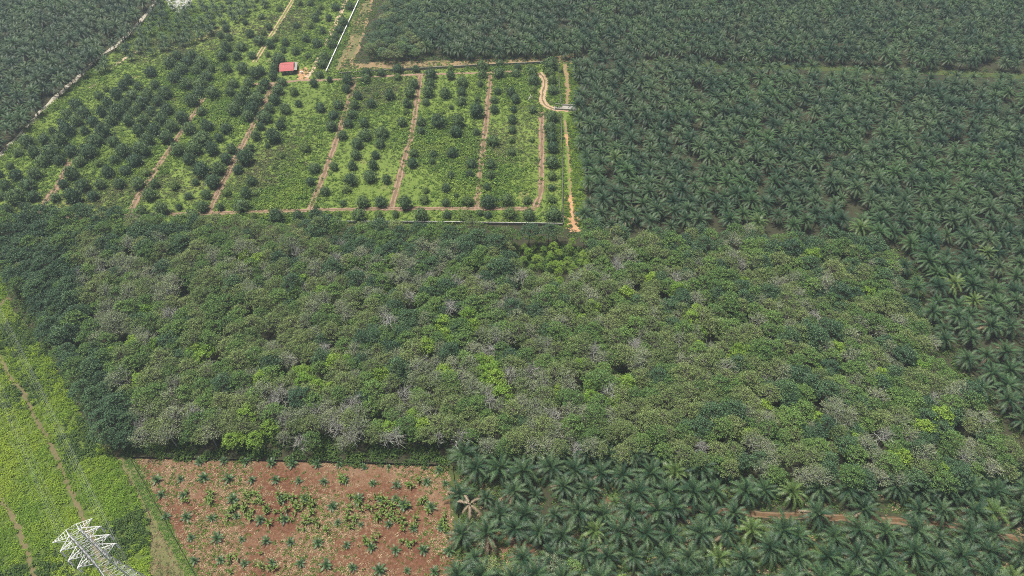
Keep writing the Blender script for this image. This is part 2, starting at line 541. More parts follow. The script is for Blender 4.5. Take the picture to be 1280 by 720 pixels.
t = ribbon('dirt_road', gate_road, 3.8, 0.12, M['tan_road'], 0.25, seed=60)
ribbon('grass_strip', gate_road[:-8], 0.8, 0.15, M['foot'], 0.5, parent=t, seed=61)
ribbon('dirt_road', gline([(383, 97), (391, 88), (400, 70), (414, 40), (426, 16), (436, -12)]), 2.8, 0.11, M['pale_road'], 0.2, seed=70)
ribbon('dirt_road', gline([(718, 290), (715, 268), (712.5, 244)], 1.0), 5.2, 0.10, M['orange'], 0.3, seed=80)
ribbon('dirt_road', gline([(716.5, 199), (715.5, 192), (714, 186)], 1.0), 2.0, 0.09, M['orange'], 0.6, seed=81)
ribbon('dirt_road', gline([(712, 182), (710.5, 176), (709.5, 168)], 1.0), 2.4, 0.09, M['orange'], 0.6, seed=83)
ribbon('dirt_road', gline([(714, 246), (713, 215), (710, 180), (706, 150)], 1.0), 1.4, 0.075, M['bank'], 0.6, seed=84)
ribbon('dirt_road', gline([(709, 132), (710, 112), (708, 92), (705, 76)], 1.0), 2.6, 0.09, M['bank'], 0.5, seed=82)
rut1 = gline([(428, 90), (442, 60), (452, 30), (460, 0), (466, -25)])
for s in (-1, 1):
    ribbon('wheel_rut', rut1 + np.array([s * 2.8, 0]), 1.6, 0.085, M['bank'], 1.0, seed=90 + s)
for o in list(COL.objects):
    if o.name.startswith('wheel_rut') and o.parent is None:
        o['kind'] = 'structure'
ribbon('gravel_road', gline([(-60, 250), (0, 194), (28, 166), (60, 131), (80, 113), (96, 98), (104, 90)]), 3.2, 0.07, M['gravel_road'], 0.3, seed=100)
ribbon('gravel_road', gline([(104, 90), (125, 71), (146, 56), (170, 32), (190, 8), (205, -20)]), 2.2, 0.075, M['gravel_road'], 0.5, seed=103)
ribbon('gravel_road', gline([(136, 86), (150, 77), (165, 68), (178, 61)], 1.0), 2.6, 0.08, M['pale_road'], 0.25, seed=101)
ribbon('gravel_road', gline([(112, 110), (120, 105)], 1.0), 2.4, 0.08, M['pale_road'], 0.2, seed=102)
for seg in ([(318, 78), (332, 55.5)], [(338, 46), (352, 24), (370, -6)]):
    ln = gline(seg)
    for s in (-1, 1):
        ribbon('concrete_strip', ln, 0.9, 0.13, M['tan_road'], 0.2, off=s * 1.0, seed=110)
FOOT1 = gline([(-20, 410), (0, 445), (11, 470), (28, 490), (42, 518), (61, 551), (80, 593), (97, 632), (106, 656), (122, 690), (150, 740)], 1.0)
FOOT2 = gline([(-30, 575), (0, 622), (18, 652), (34, 690), (48, 740)], 1.0)
FOOT3 = gline([(-20, 390), (0, 380), (12, 372)], 1.0)
ribbon('footpath', FOOT1, 1.5, 0.07, M['foot'], 0.3, seed=120)
ribbon('footpath', FOOT2, 1.7, 0.07, M['foot'], 0.3, seed=121)
ribbon('footpath', FOOT3, 2.6, 0.07, M['foot'], 0.3, seed=122)
PALM_TRACK = gline([(735, 622), (790, 630), (834, 631), (920, 641), (1010, 646), (1071, 649), (1190, 657), (1300, 680), (1400, 700)])
t = ribbon('dirt_track', PALM_TRACK, 2.3, 0.06, M['palm_road'], 0.35, seed=130)
for s in (-1, 1):
    ribbon('wheel_rut', PALM_TRACK, 0.5, 0.09, M['track'], 1.0, off=s * 0.8, parent=t, seed=131 + s)
VERGE_TRACK = gline([(150, 572), (165, 600), (182, 640), (205, 690), (230, 745)], 1.0)
ribbon('footpath', VERGE_TRACK, 1.2, 0.08, M['dry_grass'], 0.5, seed=140)


# ------------------------------------------------------------------ plants: meshes
def bend_tube(mb, a, b, r0, r1, sag=0.0, n=4, sides=4, mat=0):
    a, b = np.asarray(a, float), np.asarray(b, float)
    t = np.linspace(0, 1, n)[:, None]
    p = a + (b - a) * t
    p[:, 2] += sag * np.sin(np.pi * t[:, 0])
    mb.tube(p, list(np.linspace(r0, r1, n)), sides, mat, cap=False)


def broadleaf(seed, h, R, clumps, per, leaf, bark='bark', leaf_key='mid', twigs=0, dome=0.36, base=0.56, crad=1.05):
    """trunk with limbs, and a crown of many leaf faces gathered round the limb ends"""
    r = np.random.default_rng(seed)
    tr, cr = MB(), MB()
    lean = r.normal(size=2) * 0.4
    fork = np.array([lean[0] * 0.5, lean[1] * 0.5, h * 0.42])
    tr.tube([(0, 0, -0.1), (lean[0] * 0.2, lean[1] * 0.2, h * 0.2), fork], [0.22, 0.17, 0.14], 6)
    top = np.array([lean[0], lean[1], h * 0.72])
    bend_tube(tr, fork, top, 0.13, 0.05, 0, 3, 5)
    ends = []
    for k in range(clumps):
        a = k * 2.39996 + r.uniform(-0.3, 0.3)
        q = math.sqrt((k + 0.5) / clumps)
        rad = R * q * r.uniform(0.82, 1.1)
        z = h * (base + dome * (1 - q ** 2) * r.uniform(0.8, 1.12)) + r.uniform(-0.6, 0.6)
        ends.append(np.array([lean[0] + rad * math.cos(a), lean[1] + rad * math.sin(a), z]))
    for k, e in enumerate(ends):
        if k % 2 == 0 or twigs:
            s = fork + (top - fork) * r.uniform(0, 0.9)
            bend_tube(tr, s, e, 0.075, 0.03, 0.3, 4, 4)
        for _ in range(twigs):
            e2 = e + r.normal(size=3) * np.array([1.0, 1.0, 0.7]) + np.array([0, 0, 0.7])
            bend_tube(tr, e - (e - fork) * r.uniform(0, 0.4), e2, 0.04, 0.014, 0.1, 3, 3)
        n = int(per * r.uniform(0.6, 1.35))
        if n > 0:
            d = r.normal(size=(n, 3))
            d /= np.linalg.norm(d, axis=1, keepdims=True)
            rr = crad * r.uniform(0.75, 1.3) * r.uniform(0.45, 1.05, size=(n, 1))
            d[:, 2] = np.where(d[:, 2] < -0.2, -d[:, 2] * 0.5, d[:, 2])
            c = e + d * rr * np.array([1.1, 1.1, 0.75])
            nr = d * 0.8 + np.array([0, 0, 0.9]) + r.normal(size=(n, 3)) * 0.55
            cr.leaves(c, nr, leaf * r.uniform(0.6, 1.35, size=n), 0.62)
    return tr.mesh('trunk', M[bark]), (cr.mesh('crown', M[leaf_key]) if cr.n else None)


def orchard_tree(seed, leaf_key, n=620, h=6.4, R=3.0, point=0.62, leaf=0.55):
    """close round-to-conical fruit tree crown, lumpy, on a short trunk"""
    r = np.random.default_rng(seed)
    tr, cr = MB(), MB()
    tr.tube([(0, 0, -0.1), (0.05, 0.03, h * 0.3), (0.02, 0, h * 0.75)], [0.17, 0.13, 0.05], 6)
    for k in range(6):
        a = k * 1.05 + r.uniform(-0.3, 0.3)
        z = h * (0.18 + 0.08 * k)
        bend_tube(tr, (0, 0, z), (R * 0.75 * math.cos(a), R * 0.75 * math.sin(a), z + 0.9), 0.07, 0.02, 0.1, 3, 4)

    ph = r.uniform(0, 6.28, 4)

    def prof(t, a):
        s = (math.sin(math.pi * min(1, max(0, t)) ** point)) ** 0.75 if 0 < t < 1 else 0
        return R * max(s, 0.02) * (1 + 0.10 * math.sin(3 * a + ph[0]) + 0.09 * math.sin(5 * a + ph[1] + t * 4) + 0.07 * math.sin(9 * a + ph[2] + t * 9))

    rings, seg, v = 7, 12, []
    for i in range(rings):
        t = 0.04 + 0.9 * i / (rings - 1)
        for k in range(seg):
            a = 2 * math.pi * k / seg
            q = prof(t, a) * 0.74
            v.append((q * math.cos(a), q * math.sin(a), h * (0.11 + 0.85 * t)))
    fs = [(i * seg + k, i * seg + (k + 1) % seg, (i + 1) * seg + (k + 1) % seg, (i + 1) * seg + k) for i in range(rings - 1) for k in range(seg)]
    fs.append(tuple((rings - 1) * seg + k for k in range(seg)))
    cr.add(v, fs)
    c, nr = [], []
    lumps = 46
    for k in range(lumps):
        t = 0.06 + 0.9 * ((k + 0.5) / lumps) ** 0.9
        a = k * 2.39996 + r.uniform(-0.3, 0.3)
        q = prof(t, a) * 0.92
        ce = np.array([q * math.cos(a), q * math.sin(a), h * (0.11 + 0.85 * t)])
        out = np.array([math.cos(a), math.sin(a), 0.9 * (t - 0.2)])
        m = int(n / lumps * r.uniform(0.7, 1.3))
        d = r.normal(size=(m, 3)) * 0.36
        c.append(ce + d)
        nr.append(out + np.array([0, 0, 0.45]) + r.normal(size=(m, 3)) * 0.45)
    c, nr = np.concatenate(c), np.concatenate(nr)
    cr.leaves(c, nr, leaf * r.uniform(0.6, 1.3, size=len(c)), 0.55)
    return tr.mesh('trunk', M['bark_dark']), cr.mesh('crown', M[leaf_key])


def frond(L, e0, droop, pairs=15, leaf=0.92, side=0.0, width=0.34, vee=0.28):
    """one feather leaf, growing along +x from the origin, first at elevation e0, then arching down"""
    n = 9
    pts, tang = [np.zeros(3)], []
    for i in range(n - 1):
        t = i / (n - 2)
        e = e0 - droop * t ** 1.4
        d = np.array([math.cos(e), side * t * 0.3, math.sin(e)])
        d /= np.linalg.norm(d)
        tang.append(d)
        pts.append(pts[-1] + d * L / (n - 1))
    tang.append(tang[-1])
    pts, tang = np.array(pts), np.array(tang)
    v, f = [], []

    def pos(t):
        x = t * (n - 1)
        i = min(int(x), n - 2)
        return pts[i] + (pts[i + 1] - pts[i]) * (x - i), tang[i]

    for i, p in enumerate(pts):
        w = 0.07 * (1 - i / n) + 0.012
        v += [p + np.array([0, w, 0]), p + np.array([0, -w, 0])]
    for i in range(n - 1):
        f.append((2 * i, 2 * i + 1, 2 * i + 3, 2 * i + 2))
    for k in range(pairs):
        t = 0.16 + 0.82 * k / (pairs - 1)
        p, d = pos(t)
        up = np.cross(d, np.array([0, 1.0, 0]))
        if up[2] < 0:
            up = -up
        ll = leaf * (0.35 + 0.65 * math.sin(math.pi * min(0.98, 0.16 + 0.80 * t)))
        for s in (-1, 1):
            sd = np.array([0, s, 0.0])
            q = p + (sd * 0.84 + d * 0.55 + up * vee * (1 if k % 2 else 0.4)) * ll
            q[2] -= 0.22 * ll
            b = len(v)
            v += [p - d * width * 0.42, p + d * width * 0.42, q]
            f.append((b, b + 1, b + 2) if s > 0 else (b, b + 2, b + 1))
    return np.array(v), f


NF = 32
CLASSES = []
for k in range(8):
    t = k / 7
    CLASSES.append(dict(L=3.9 + 1.7 * math.sin(math.pi * (0.12 + 0.62 * t)), e0=math.radians(74 - 80 * t), droop=math.radians(44 + 34 * math.sin(math.pi * t)), side=(-1) ** k * 0.4))
FROND_GEO = [frond(**c) for c in CLASSES]
FROND_ME, FROND_LIGHT, FROND_DRY = [], [], []
for (fv, ff) in FROND_GEO:
    for store, key in ((FROND_ME, 'palm'), (FROND_LIGHT, 'palm_light'), (FROND_DRY, 'palm_dry')):
        mb = MB()
        mb.add(fv, ff)
        store.append(mb.mesh('frond', M[key]))


def frond_plan(seed, n=NF, upto=1.0):
    r = np.random.default_rng(seed)
    out = []
    for i in range(n):
        t = i / (n - 1) * upto
        out.append((min(7, int(t * 7.99)), i * 2.39996 + r.uniform(-0.22, 0.22), r.uniform(0.82, 1.08), r.uniform(-0.10, 0.10)))
    return out


def rotz(v, a):
    c, s = math.cos(a), math.sin(a)
    return np.stack([v[:, 0] * c - v[:, 1] * s, v[:, 0] * s + v[:, 1] * c, v[:, 2]], 1)


def palm_trunk(h, r0=0.30):
    mb = MB()
    k = 9
    pts = [(0, 0, -0.1)] + [(0, 0, h * i / k) for i in range(1, k + 1)]
    rad = [r0 * 1.25] + [r0 * (1.0 + 0.16 * (i % 2)) for i in range(1, k)] + [r0 * 1.35]
    mb.tube(pts, rad, 7)
    return mb.mesh('trunk', M['ptrunk'])


def palm_crown_geo(seed, n=NF):
    vs, fs, c = [], [], 0
    for (cl, a, s, tilt) in frond_plan(seed, n):
        v, f = FROND_GEO[cl]
        v = rotz(v * s, a)
        vs.append(v)
        fs += [tuple(i + c for i in q) for q in f]
        c += len(v)
    return np.concatenate(vs), fs


TRUNK_ME = {h: palm_trunk(h) for h in (3.0, 4.2, 5.2)}
CROWN_GEO = [palm_crown_geo(100 + k, NF - 2 * (k % 3)) for k in range(6)]
CROWN_ME = []
for k, (v, f) in enumerate(CROWN_GEO):
    mb = MB()
    mb.add(v, f)
    CROWN_ME.append(mb.mesh('crown', M['palm_light' if k == 5 else 'palm']))

# whole palms for the far mass
PALM_FORMS = []
for k, (v, f) in enumerate(CROWN_GEO[:5]):
    mb = MB()
    h = (4.6, 5.4, 5.0, 4.2, 5.8)[k]
    mb.tube([(0, 0, -0.1), (0, 0, h / 2), (0, 0, h)], [0.36, 0.30, 0.34], 6, mat=1)
    mb.add(v + np.array([0, 0, h]), f, 0)
    PALM_FORMS.append(mb.mesh('palm_form', [M['palm'], M['ptrunk']]))

KINDS = {
    'dark': dict(h=12.2, R=4.2, clumps=36, per=44, leaf=0.48, bark='bark_dark', crad=1.0, dome=0.32, base=0.59),
    'mid': dict(h=12.0, R=4.0, clumps=36, per=38, leaf=0.43, bark='bark', crad=0.9, dome=0.32, base=0.60),
    'olive': dict(h=12.2, R=4.0, clumps=36, per=32, leaf=0.39, bark='bark', twigs=1, crad=0.9, dome=0.32, base=0.60),
    'grey': dict(h=12.2, R=3.8, clumps=30, per=26, leaf=0.37, bark='bark_pale', twigs=2, crad=0.95, dome=0.32, base=0.60),
    'bright': dict(h=11.0, R=3.3, clumps=26, per=40, leaf=0.46, bark='bark', crad=0.9, dome=0.32, base=0.59),
    'bare': dict(h=12.2, R=3.0, clumps=20, per=2, leaf=0.35, bark='bark_pale', twigs=8, dome=0.36, crad=0.9),
}
BROAD = {k: [broadleaf(10 * i + 7 * j, leaf_key=('grey' if k == 'bare' else k), **p) for j in range(3)] for i, (k, p) in enumerate(KINDS.items())}


def join_form(name, pair):
    """a tree as one mesh for the far mass"""
    mb = MB()
    mats = []
    for q, me in enumerate(pair):
        if me is None:
            continue
        v = np.empty(len(me.vertices) * 3)
        me.vertices.foreach_get('co', v)
        mb.add(v.reshape(-1, 3), [tuple(p.vertices) for p in me.polygons], len(mats))
        mats.append(me.materials[0])
    return mb.mesh(name, mats)


def bush_mesh(seed, key, n=44, R=0.8, h=0.8, leaf=0.42, up=1.5):
    r = np.random.default_rng(seed)
    mb = MB()
    d = r.normal(size=(n, 3))
    d /= np.linalg.norm(d, axis=1, keepdims=True)
    d[:, 2] = np.abs(d[:, 2])
    lump = 1 + 0.35 * np.sin(d[:, 0] * 4 + r.uniform(0, 6)) * np.sin(d[:, 1] * 4 + r.uniform(0, 6))
    c = d * lump[:, None] * np.array([R, R, h]) * r.uniform(0.65, 1.05, size=(n, 1))
    mb.leaves(c, d + np.array([0, 0, up]) + r.normal(size=(n, 3)) * 0.5, leaf * r.uniform(0.6, 1.4, size=n), 0.6)
    return mb.mesh('bush_form', M[key])


def scatter(name, forms, pts, rot, scl, idx, **props):
    """one object whose geometry nodes set the given plant forms on its points"""
    me = bpy.data.meshes.new(name)
    pts = np.asarray(pts, float)
    me.from_pydata(pts.tolist(), [], [])
    for nm, ty, arr in (('turn', 'FLOAT', rot), ('size', 'FLOAT', scl), ('form', 'INT', idx)):
        a = me.attributes.new(nm, ty, 'POINT')
        a.data.foreach_set('value', np.asarray(arr, dtype=np.int32 if ty == 'INT' else np.float32))
    src = bpy.data.collections.new(name + '_forms')
    for k, fm in enumerate(forms):
        o = bpy.data.objects.new('%s_form_%02d' % (name, k), fm)
        src.objects.link(o)
    ng = bpy.data.node_groups.new(name + '_nodes', 'GeometryNodeTree')
    ng.interface.new_socket('Geometry', in_out='INPUT', socket_type='NodeSocketGeometry')
    ng.interface.new_socket('Geometry', in_out='OUTPUT', socket_type='NodeSocketGeometry')
    N = ng.nodes
    gi, go = N.new('NodeGroupInput'), N.new('NodeGroupOutput')
    iop = N.new('GeometryNodeInstanceOnPoints')
    ci = N.new('GeometryNodeCollectionInfo')
    ci.inputs['Collection'].default_value = src
    ci.inputs['Separate Children'].default_value = True
    ci.inputs['Reset Children'].default_value = True
    cx = N.new('ShaderNodeCombineXYZ')

    def named(nm, ty):
        a = N.new('GeometryNodeInputNamedAttribute')
        a.data_type = ty
        a.inputs['Name'].default_value = nm
        return a.outputs['Attribute']

    L = ng.links
    L.new(named('turn', 'FLOAT'), cx.inputs['Z'])
    L.new(gi.outputs[0], iop.inputs['Points'])
    L.new(ci.outputs[0], iop.inputs['Instance'])
    iop.inputs['Pick Instance'].default_value = True
    L.new(named('form', 'INT'), iop.inputs['Instance Index'])
    L.new(cx.outputs[0], iop.inputs['Rotation'])
    L.new(named('size', 'FLOAT'), iop.inputs['Scale'])
    L.new(iop.outputs[0], go.inputs[0])
    o = put(name, me, kind='stuff', **props)
    md = o.modifiers.new('scatter', 'NODES')
    md.node_group = ng
    return o


def grid_points(poly_px, spacing, jit, z=0.0, hexa=True):
    """jittered rows over the part of the ground whose points at height z show inside poly_px; returns points, row, column"""
    P = np.array([at(*p, z)[:2] for p in poly_px])
    lo, hi = P.min(0), P.max(0)
    dy = spacing * (0.866 if hexa else 1.0)
    j = np.arange(int(lo[1] // dy), int(hi[1] // dy) + 1)
    i = np.arange(int(lo[0] // spacing) - 1, int(hi[0] // spacing) + 2)
    I, J = np.meshgrid(i, j)
    x = (I + 0.5 * (J % 2) * hexa) * spacing
    y = J * dy
    p = np.stack([x.ravel(), y.ravel(), np.full(x.size, z)], 1)
    p[:, :2] += rng.normal(size=(len(p), 2)) * jit
    k = inside(p[:, :2], P)
    p[:, 2] = 0
    return p[k], J.ravel()[k], I.ravel()[k]


def tree(name, label, cat, group, loc, rz, scale, pair):
    t = thing(name, label, cat, loc, rz, scale, group)
    put('trunk', pair[0], t)
    if pair[1] is not None:
        put('crown', pair[1], t)
    return t


# ------------------------------------------------------------------ the fruit orchard
OT = '''32 174 18;55 172 16;73 172 18;22 188 13;42 187 17;64 187 22;53 199 17;73 198 14;88 186 17;109 185 22;98 200 15;118 172 20;141 174 15;153 186 18;143 198 13;123 202 11
134 212 16;88 213 19;102 228 18;78 228 12;90 242 22;68 245 13;19 216 16;43 214 18;33 228 19;19 242 24;41 243 15;6 229 15;2 243 12;-1 216 10;12 206 10;125 228 14;149 227 14;156 211 14
116 243 14;103 261 16;81 262 9;128 262 13;56 261 10;7 260 15;29 256 11;15 272 18;40 273 20;117 272 13;92 273 10
123 117 12;132 109 9;145 115 15;134 126 15;146 136 21;126 137 14;138 148 15;160 147 16;157 127 15;167 136 14;177 125 18;164 116 15;153 105 13;160 97 13;172 106 12;184 115 15;188 87 15
193 104 12;205 113 18;197 124 14;188 136 14;179 147 17;173 160 16;192 159 17;201 145 18;208 134 16;214 155 16;184 171 17;207 168 18;128 160 20;115 149 15;103 137 17;94 128 16;83 140 15
94 147 17;82 159 20;76 151 11;105 161 12;65 162 11
176 183 22;168 198 19;221 183 19;242 182 19;252 169 22;236 196 16;251 209 22;264 183 17;273 170 12;289 183 14;282 196 16;272 208 18;265 224 19;305 194 20;312 183 12;297 210 13;172 227 16
186 241 17;182 213 12;193 228 12;217 229 14;244 226 10;235 243 11;257 241 13;252 256 16;201 258 19;176 261 15;223 257 9;240 267 18;191 271 15;166 275 13;301 254 19;307 239 15;314 224 13
283 238 12;275 257 10;267 270 10;316 268 11
212 76 16;221 67 13;233 74 14;239 67 14;251 75 18;226 83 18;218 94 16;244 86 13;257 93 16;232 102 17;250 102 17;239 122 18;248 112 15;265 112 17;227 144 17;236 158 17;258 155 16;282 158 15
252 137 13;293 133 19;287 112 13;300 122 16;291 102 13;306 111 14;311 101 14;320 120 19;315 132 18;309 143 15;331 102 14;326 110 12;330 143 19;336 133 13;343 122 15;347 110 15;356 133 15
352 100 13;341 167 20;319 167 13;325 156 11;350 154 13;348 71 18;303 83 15;283 83 13;317 89 15;325 86 13;277 67 14;295 67 13;315 67 11;264 84 11;341 92 13;343 82 12
381 182 14;334 181 7;352 193 8;393 208 14;388 225 12;417 206 12;406 237 13;428 167 13;446 177 16;456 166 17;475 177 13;444 191 13;469 192 11;440 205 12;466 204 13;438 222 16;462 218 17
433 234 12;429 252 9;453 250 17;476 250 16;448 266 19;395 267 19;372 267 14;345 267 21;473 267 13;412 270 9;423 267 8
392 102 11;412 98 8;434 97 15;432 109 11;422 129 13;417 142 13;414 155 14;400 132 13;367 112 12;373 128 9;352 147 9;447 118 12;443 129 12;440 141 13;435 152 13;464 127 13;469 117 9
487 116 14;455 151 13;477 163 17;457 96 12;458 89 12;477 89 10;497 84 13;497 94 10;402 77 14;399 91 11;406 69 12
520 84 10;517 102 14;512 113 15;509 127 13;508 138 9;502 150 13;538 90 15;537 102 14;535 112 16;532 126 10;526 150 13;526 162 11;563 92 12;578 100 15;577 112 12;556 114 15;577 124 13
564 133 6;596 135 19;548 148 20;572 148 18;570 162 16;602 80 14;603 91 12;625 77 11;624 89 14;622 112 10;618 123 10;618 135 11;616 173 16;600 103 9;597 122 9;563 83 9;582 170 6;595 163 10;639 113 12
566 189 14;542 191 10;517 189 12;515 202 13;589 202 14;587 215 10;563 217 10;557 233 12;532 236 9;506 251 18;530 247 13;557 251 11;584 248 15;610 249 19;634 247 16;526 266 18;559 267 11
582 267 18;600 265 8;610 267 10;494 266 9;483 222 12;613 203 14;613 217 12;609 232 10;540 200 8;570 243 7
645 89 12;647 82 9;662 82 8;666 87 13;667 98 15;688 76 19;687 88 13;690 97 13;691 110 14;667 110 10;644 122 12;666 135 11;642 135 9;640 147 12;640 160 11;640 173 9;690 144 16;688 158 16
690 170 15;701 87 7;691 182 16;690 199 18;690 217 13;689 233 9;690 247 12;692 264 20;661 266 15;637 263 18;640 188 11;659 248 12;665 173 8
324 48 14;337 53 12;312 40 11;301 56 13;282 56 14;336 32 9;329 39 8;282 34 10;275 42 10;343 47 9;356 51 10;327 19 8;349 9 9;306 27 7;334 66 8;354 61 8;286 45 10
394 20 12;388 30 9;398 13 8;411 21 9;419 7 11;370 30 9;403 37 9;382 46 11;396 52 13;369 62 10;429 25 13;424 35 11;419 44 10;415 52 13;437 6 11;401 7 8;374 2 9;388 2 9;385 69 8'''
LIGHTER = {(687, 88), (690, 97), (690, 217), (667, 110), (433, 234), (530, 247), (584, 248), (423, 267), (473, 267), (582, 267), (637, 263), (659, 248), (316, 268), (267, 270), (283, 238), (690, 247),
           (217, 229), (381, 182), (367, 112), (92, 273), (123, 202), (182, 213), (497, 94), (532, 236)}
trees = [tuple(float(a) for a in t.split()) for ln in OT.split('\n') for t in ln.split(';') if t.strip()]
ORCH = [orchard_tree(300 + k, 'orchard', h=6.4 + 0.3 * (k % 3), point=(0.62, 0.7, 0.55, 0.75)[k % 4]) for k in range(6)]
ORCH_L = [orchard_tree(340 + k, 'orchard_light', h=6.2, point=0.6, n=460) for k in range(3)]
STRIPS = ['left of the first dirt track', 'between the first and second dirt tracks', 'between the second and third dirt tracks', 'between the third and fourth dirt tracks',
          'between the fourth and fifth dirt tracks', 'between the fifth and sixth dirt tracks', 'between the sixth and seventh dirt tracks', 'right of the seventh dirt track']


def track_x(i, y):
    t = sorted(TRACKS[i], key=lambda q: q[1])
    xs, ys = [q[0] for q in t], [q[1] for q in t]
    if y < ys[0]:
        return xs[0] + (xs[1] - xs[0]) * (y - ys[0]) / (ys[1] - ys[0])
    return float(np.interp(y, ys, xs))


by_strip = {}
orchard_xy = []
for (px, py, w) in trees:
    R = px_to_m(px, py, w, 3) / 2 * 1.09
    h = max(1.4, 1.62 * R * random.uniform(0.92, 1.12))
    p = at(px, py + w * 0.10, h * 0.5)
    if py < 90 and px < 412:
        key = 'behind'
    elif py > 259.5 and px > 330:
        key = 'front'
    else:
        key = sum(px > track_x(i, py) for i in range(7))
    by_strip.setdefault(key, []).append((p, R, h, px, py, w))
    orchard_xy.append((p[0], p[1], R))
for key, lst in by_strip.items():
    lst.sort(key=lambda q: (-q[4] if key != 'front' else q[3], q[3]))
    for k, (p, R, h, px, py, w) in enumerate(lst):
        light = (int(px), int(py)) in LIGHTER or (w < 10 and random.random() < 0.4)
        look = ('small ' if w < 11.5 else 'large ' if w > 17 else 'medium ') + ('light green' if light else 'dark green')
        if key == 'behind':
            lab = f'{look} fruit tree, {nth(k + 1)} nearest in the plot around and behind the red-roofed house'
        elif key == 'front':
            lab = f'{look} fruit tree, {nth(k + 1)} from the left along the concrete wall before the forest'
        else:
            lab = f'{look} fruit tree, {nth(k + 1)} from the front {STRIPS[key]}'
        pair = random.choice(ORCH_L if light else ORCH)
        tree('fruit_tree', lab, 'tree', 'fruit trees in the orchard', (p[0], p[1], 0), random.uniform(0, 6.28), (R / 3.0, R / 3.0 * random.uniform(0.94, 1.06), h / 6.5), pair)
orchard_xy = np.array(orchard_xy)

# weeds between the orchard trees
weed_forms = [bush_mesh(500 + k, 'weed', n=34, R=0.72, h=0.8, leaf=0.36, up=1.0) for k in range(3)] + [bush_mesh(510 + k, 'weed_dull', n=26, R=0.8, h=0.4, leaf=0.42) for k in range(2)] \
    + [bush_mesh(520 + k, 'under', n=40, R=0.9, h=0.9, leaf=0.42) for k in range(2)]
P = np.array([at(*p)[:2] for p in ORCHARD])
lo, hi = P.min(0), P.max(0)
q = rng.uniform(lo, hi, size=(150000, 2))
q = q[inside(q, P)]
clear = np.ones(len(q), bool)
for ln in TL:
    dl = dist_line(q, ln[::4])
    clear &= (dl > 1.5 + rng.normal(size=len(q)) * 0.45) | ((dl < 0.45) & (rng.random(len(q)) < 0.35))
for ln, w in ((front, 1.2), (back, 1.3), (gate_road, 2.3), (gline([(316, 80), (334, 53)]), 1.6), (gline([(336, 49), (370, -6)]), 1.6)):
    clear &= dist_line(q, ln[::3]) > w
q = q[clear]
wv = wave(q, 0.09, 3) + rng.normal(size=len(q)) * 0.12
keep = rng.random(len(q)) < 0.25 + 0.6 * np.clip(wv, 0, 1)
q, wv = q[keep], wv[keep]
w2 = wave(q, 0.05, 9) + rng.normal(size=len(q)) * 0.15
idx = np.where(w2 > 0.74, rng.integers(3, 5, len(q)), rng.integers(0, 3, len(q)))
idx = np.where(rng.random(len(q)) < 0.05, rng.integers(5, 7, len(q)), idx)
big = rng.random(len(q)) < 0.05
scatter('orchard_weeds', weed_forms, np.c_[q, np.zeros(len(q))], rng.uniform(0, 6.28, len(q)), rng.uniform(0.5, 1.25, len(q)) * (0.75 + 0.5 * np.clip(wv, 0, 1)) * np.where(big, 1.8, 1.0), idx)

# ------------------------------------------------------------------ the grey-green forest
FOREST = [(-150, 262), (0, 272), (60, 264), (200, 268), (350, 277), (480, 281), (640, 282), (700, 283), (745, 279), (790, 292), (860, 290), (900, 287), (990, 290), (1060, 294), (1108, 306), (1130, 365), (1165, 420),
          (1205, 480), (1225, 515), (1262, 548), (1290, 560), (1290, 580), (1250, 592), (1180, 602), (1100, 602), (1000, 593), (900, 582), (830, 569), (700, 560), (566, 556), (560, 556), (360, 553), (165, 549), (128, 545),
          (108, 500), (62, 432), (12, 350), (-20, 300), (-150, 330)]
BRIGHT = [(395, 478, 20, 14), (620, 478, 16, 22), (606, 455, 14, 12), (730, 490, 22, 14), (380, 460, 14, 10), (300, 545, 22, 14), (470, 470, 16, 12), (690, 322, 40, 12), (575, 400, 30, 12), (560, 470, 18, 12), (1020, 520, 10, 8),
          (1145, 530, 14, 9), (1215, 545, 14, 8), (920, 440, 18, 10), (540, 425, 26, 10), (255, 440, 20, 10)]
BARE = [(487, 404), (655, 352), (350, 490), (470, 560), (536, 350), (425, 540), (450, 545), (380, 545), (545, 552), (500, 552), (640, 470), (505, 485), (300, 320), (120, 345), (430, 300), (600, 345), (675, 360), (160, 470), (730, 330),
        (335, 500), (520, 450), (800, 420), (950, 470), (1050, 500), (880, 550), (1100, 550), (560, 345), (345, 545), (1010, 395), (745, 440), (660, 455), (250, 520), (610, 500), (690, 520), (575, 540), (400, 520), (1165, 500), (840, 345), (930, 330)]
fp, frow, fcol = grid_points(FOREST, 4.7, 0.95, 8.5)
zc = 8.5
ps = seen(np.c_[fp[:, :2], np.full(len(fp), zc)])
nA, nB = wave(fp[:, :2], 0.045, 21), wave(fp[:, :2], 0.07, 22)
kinds = []
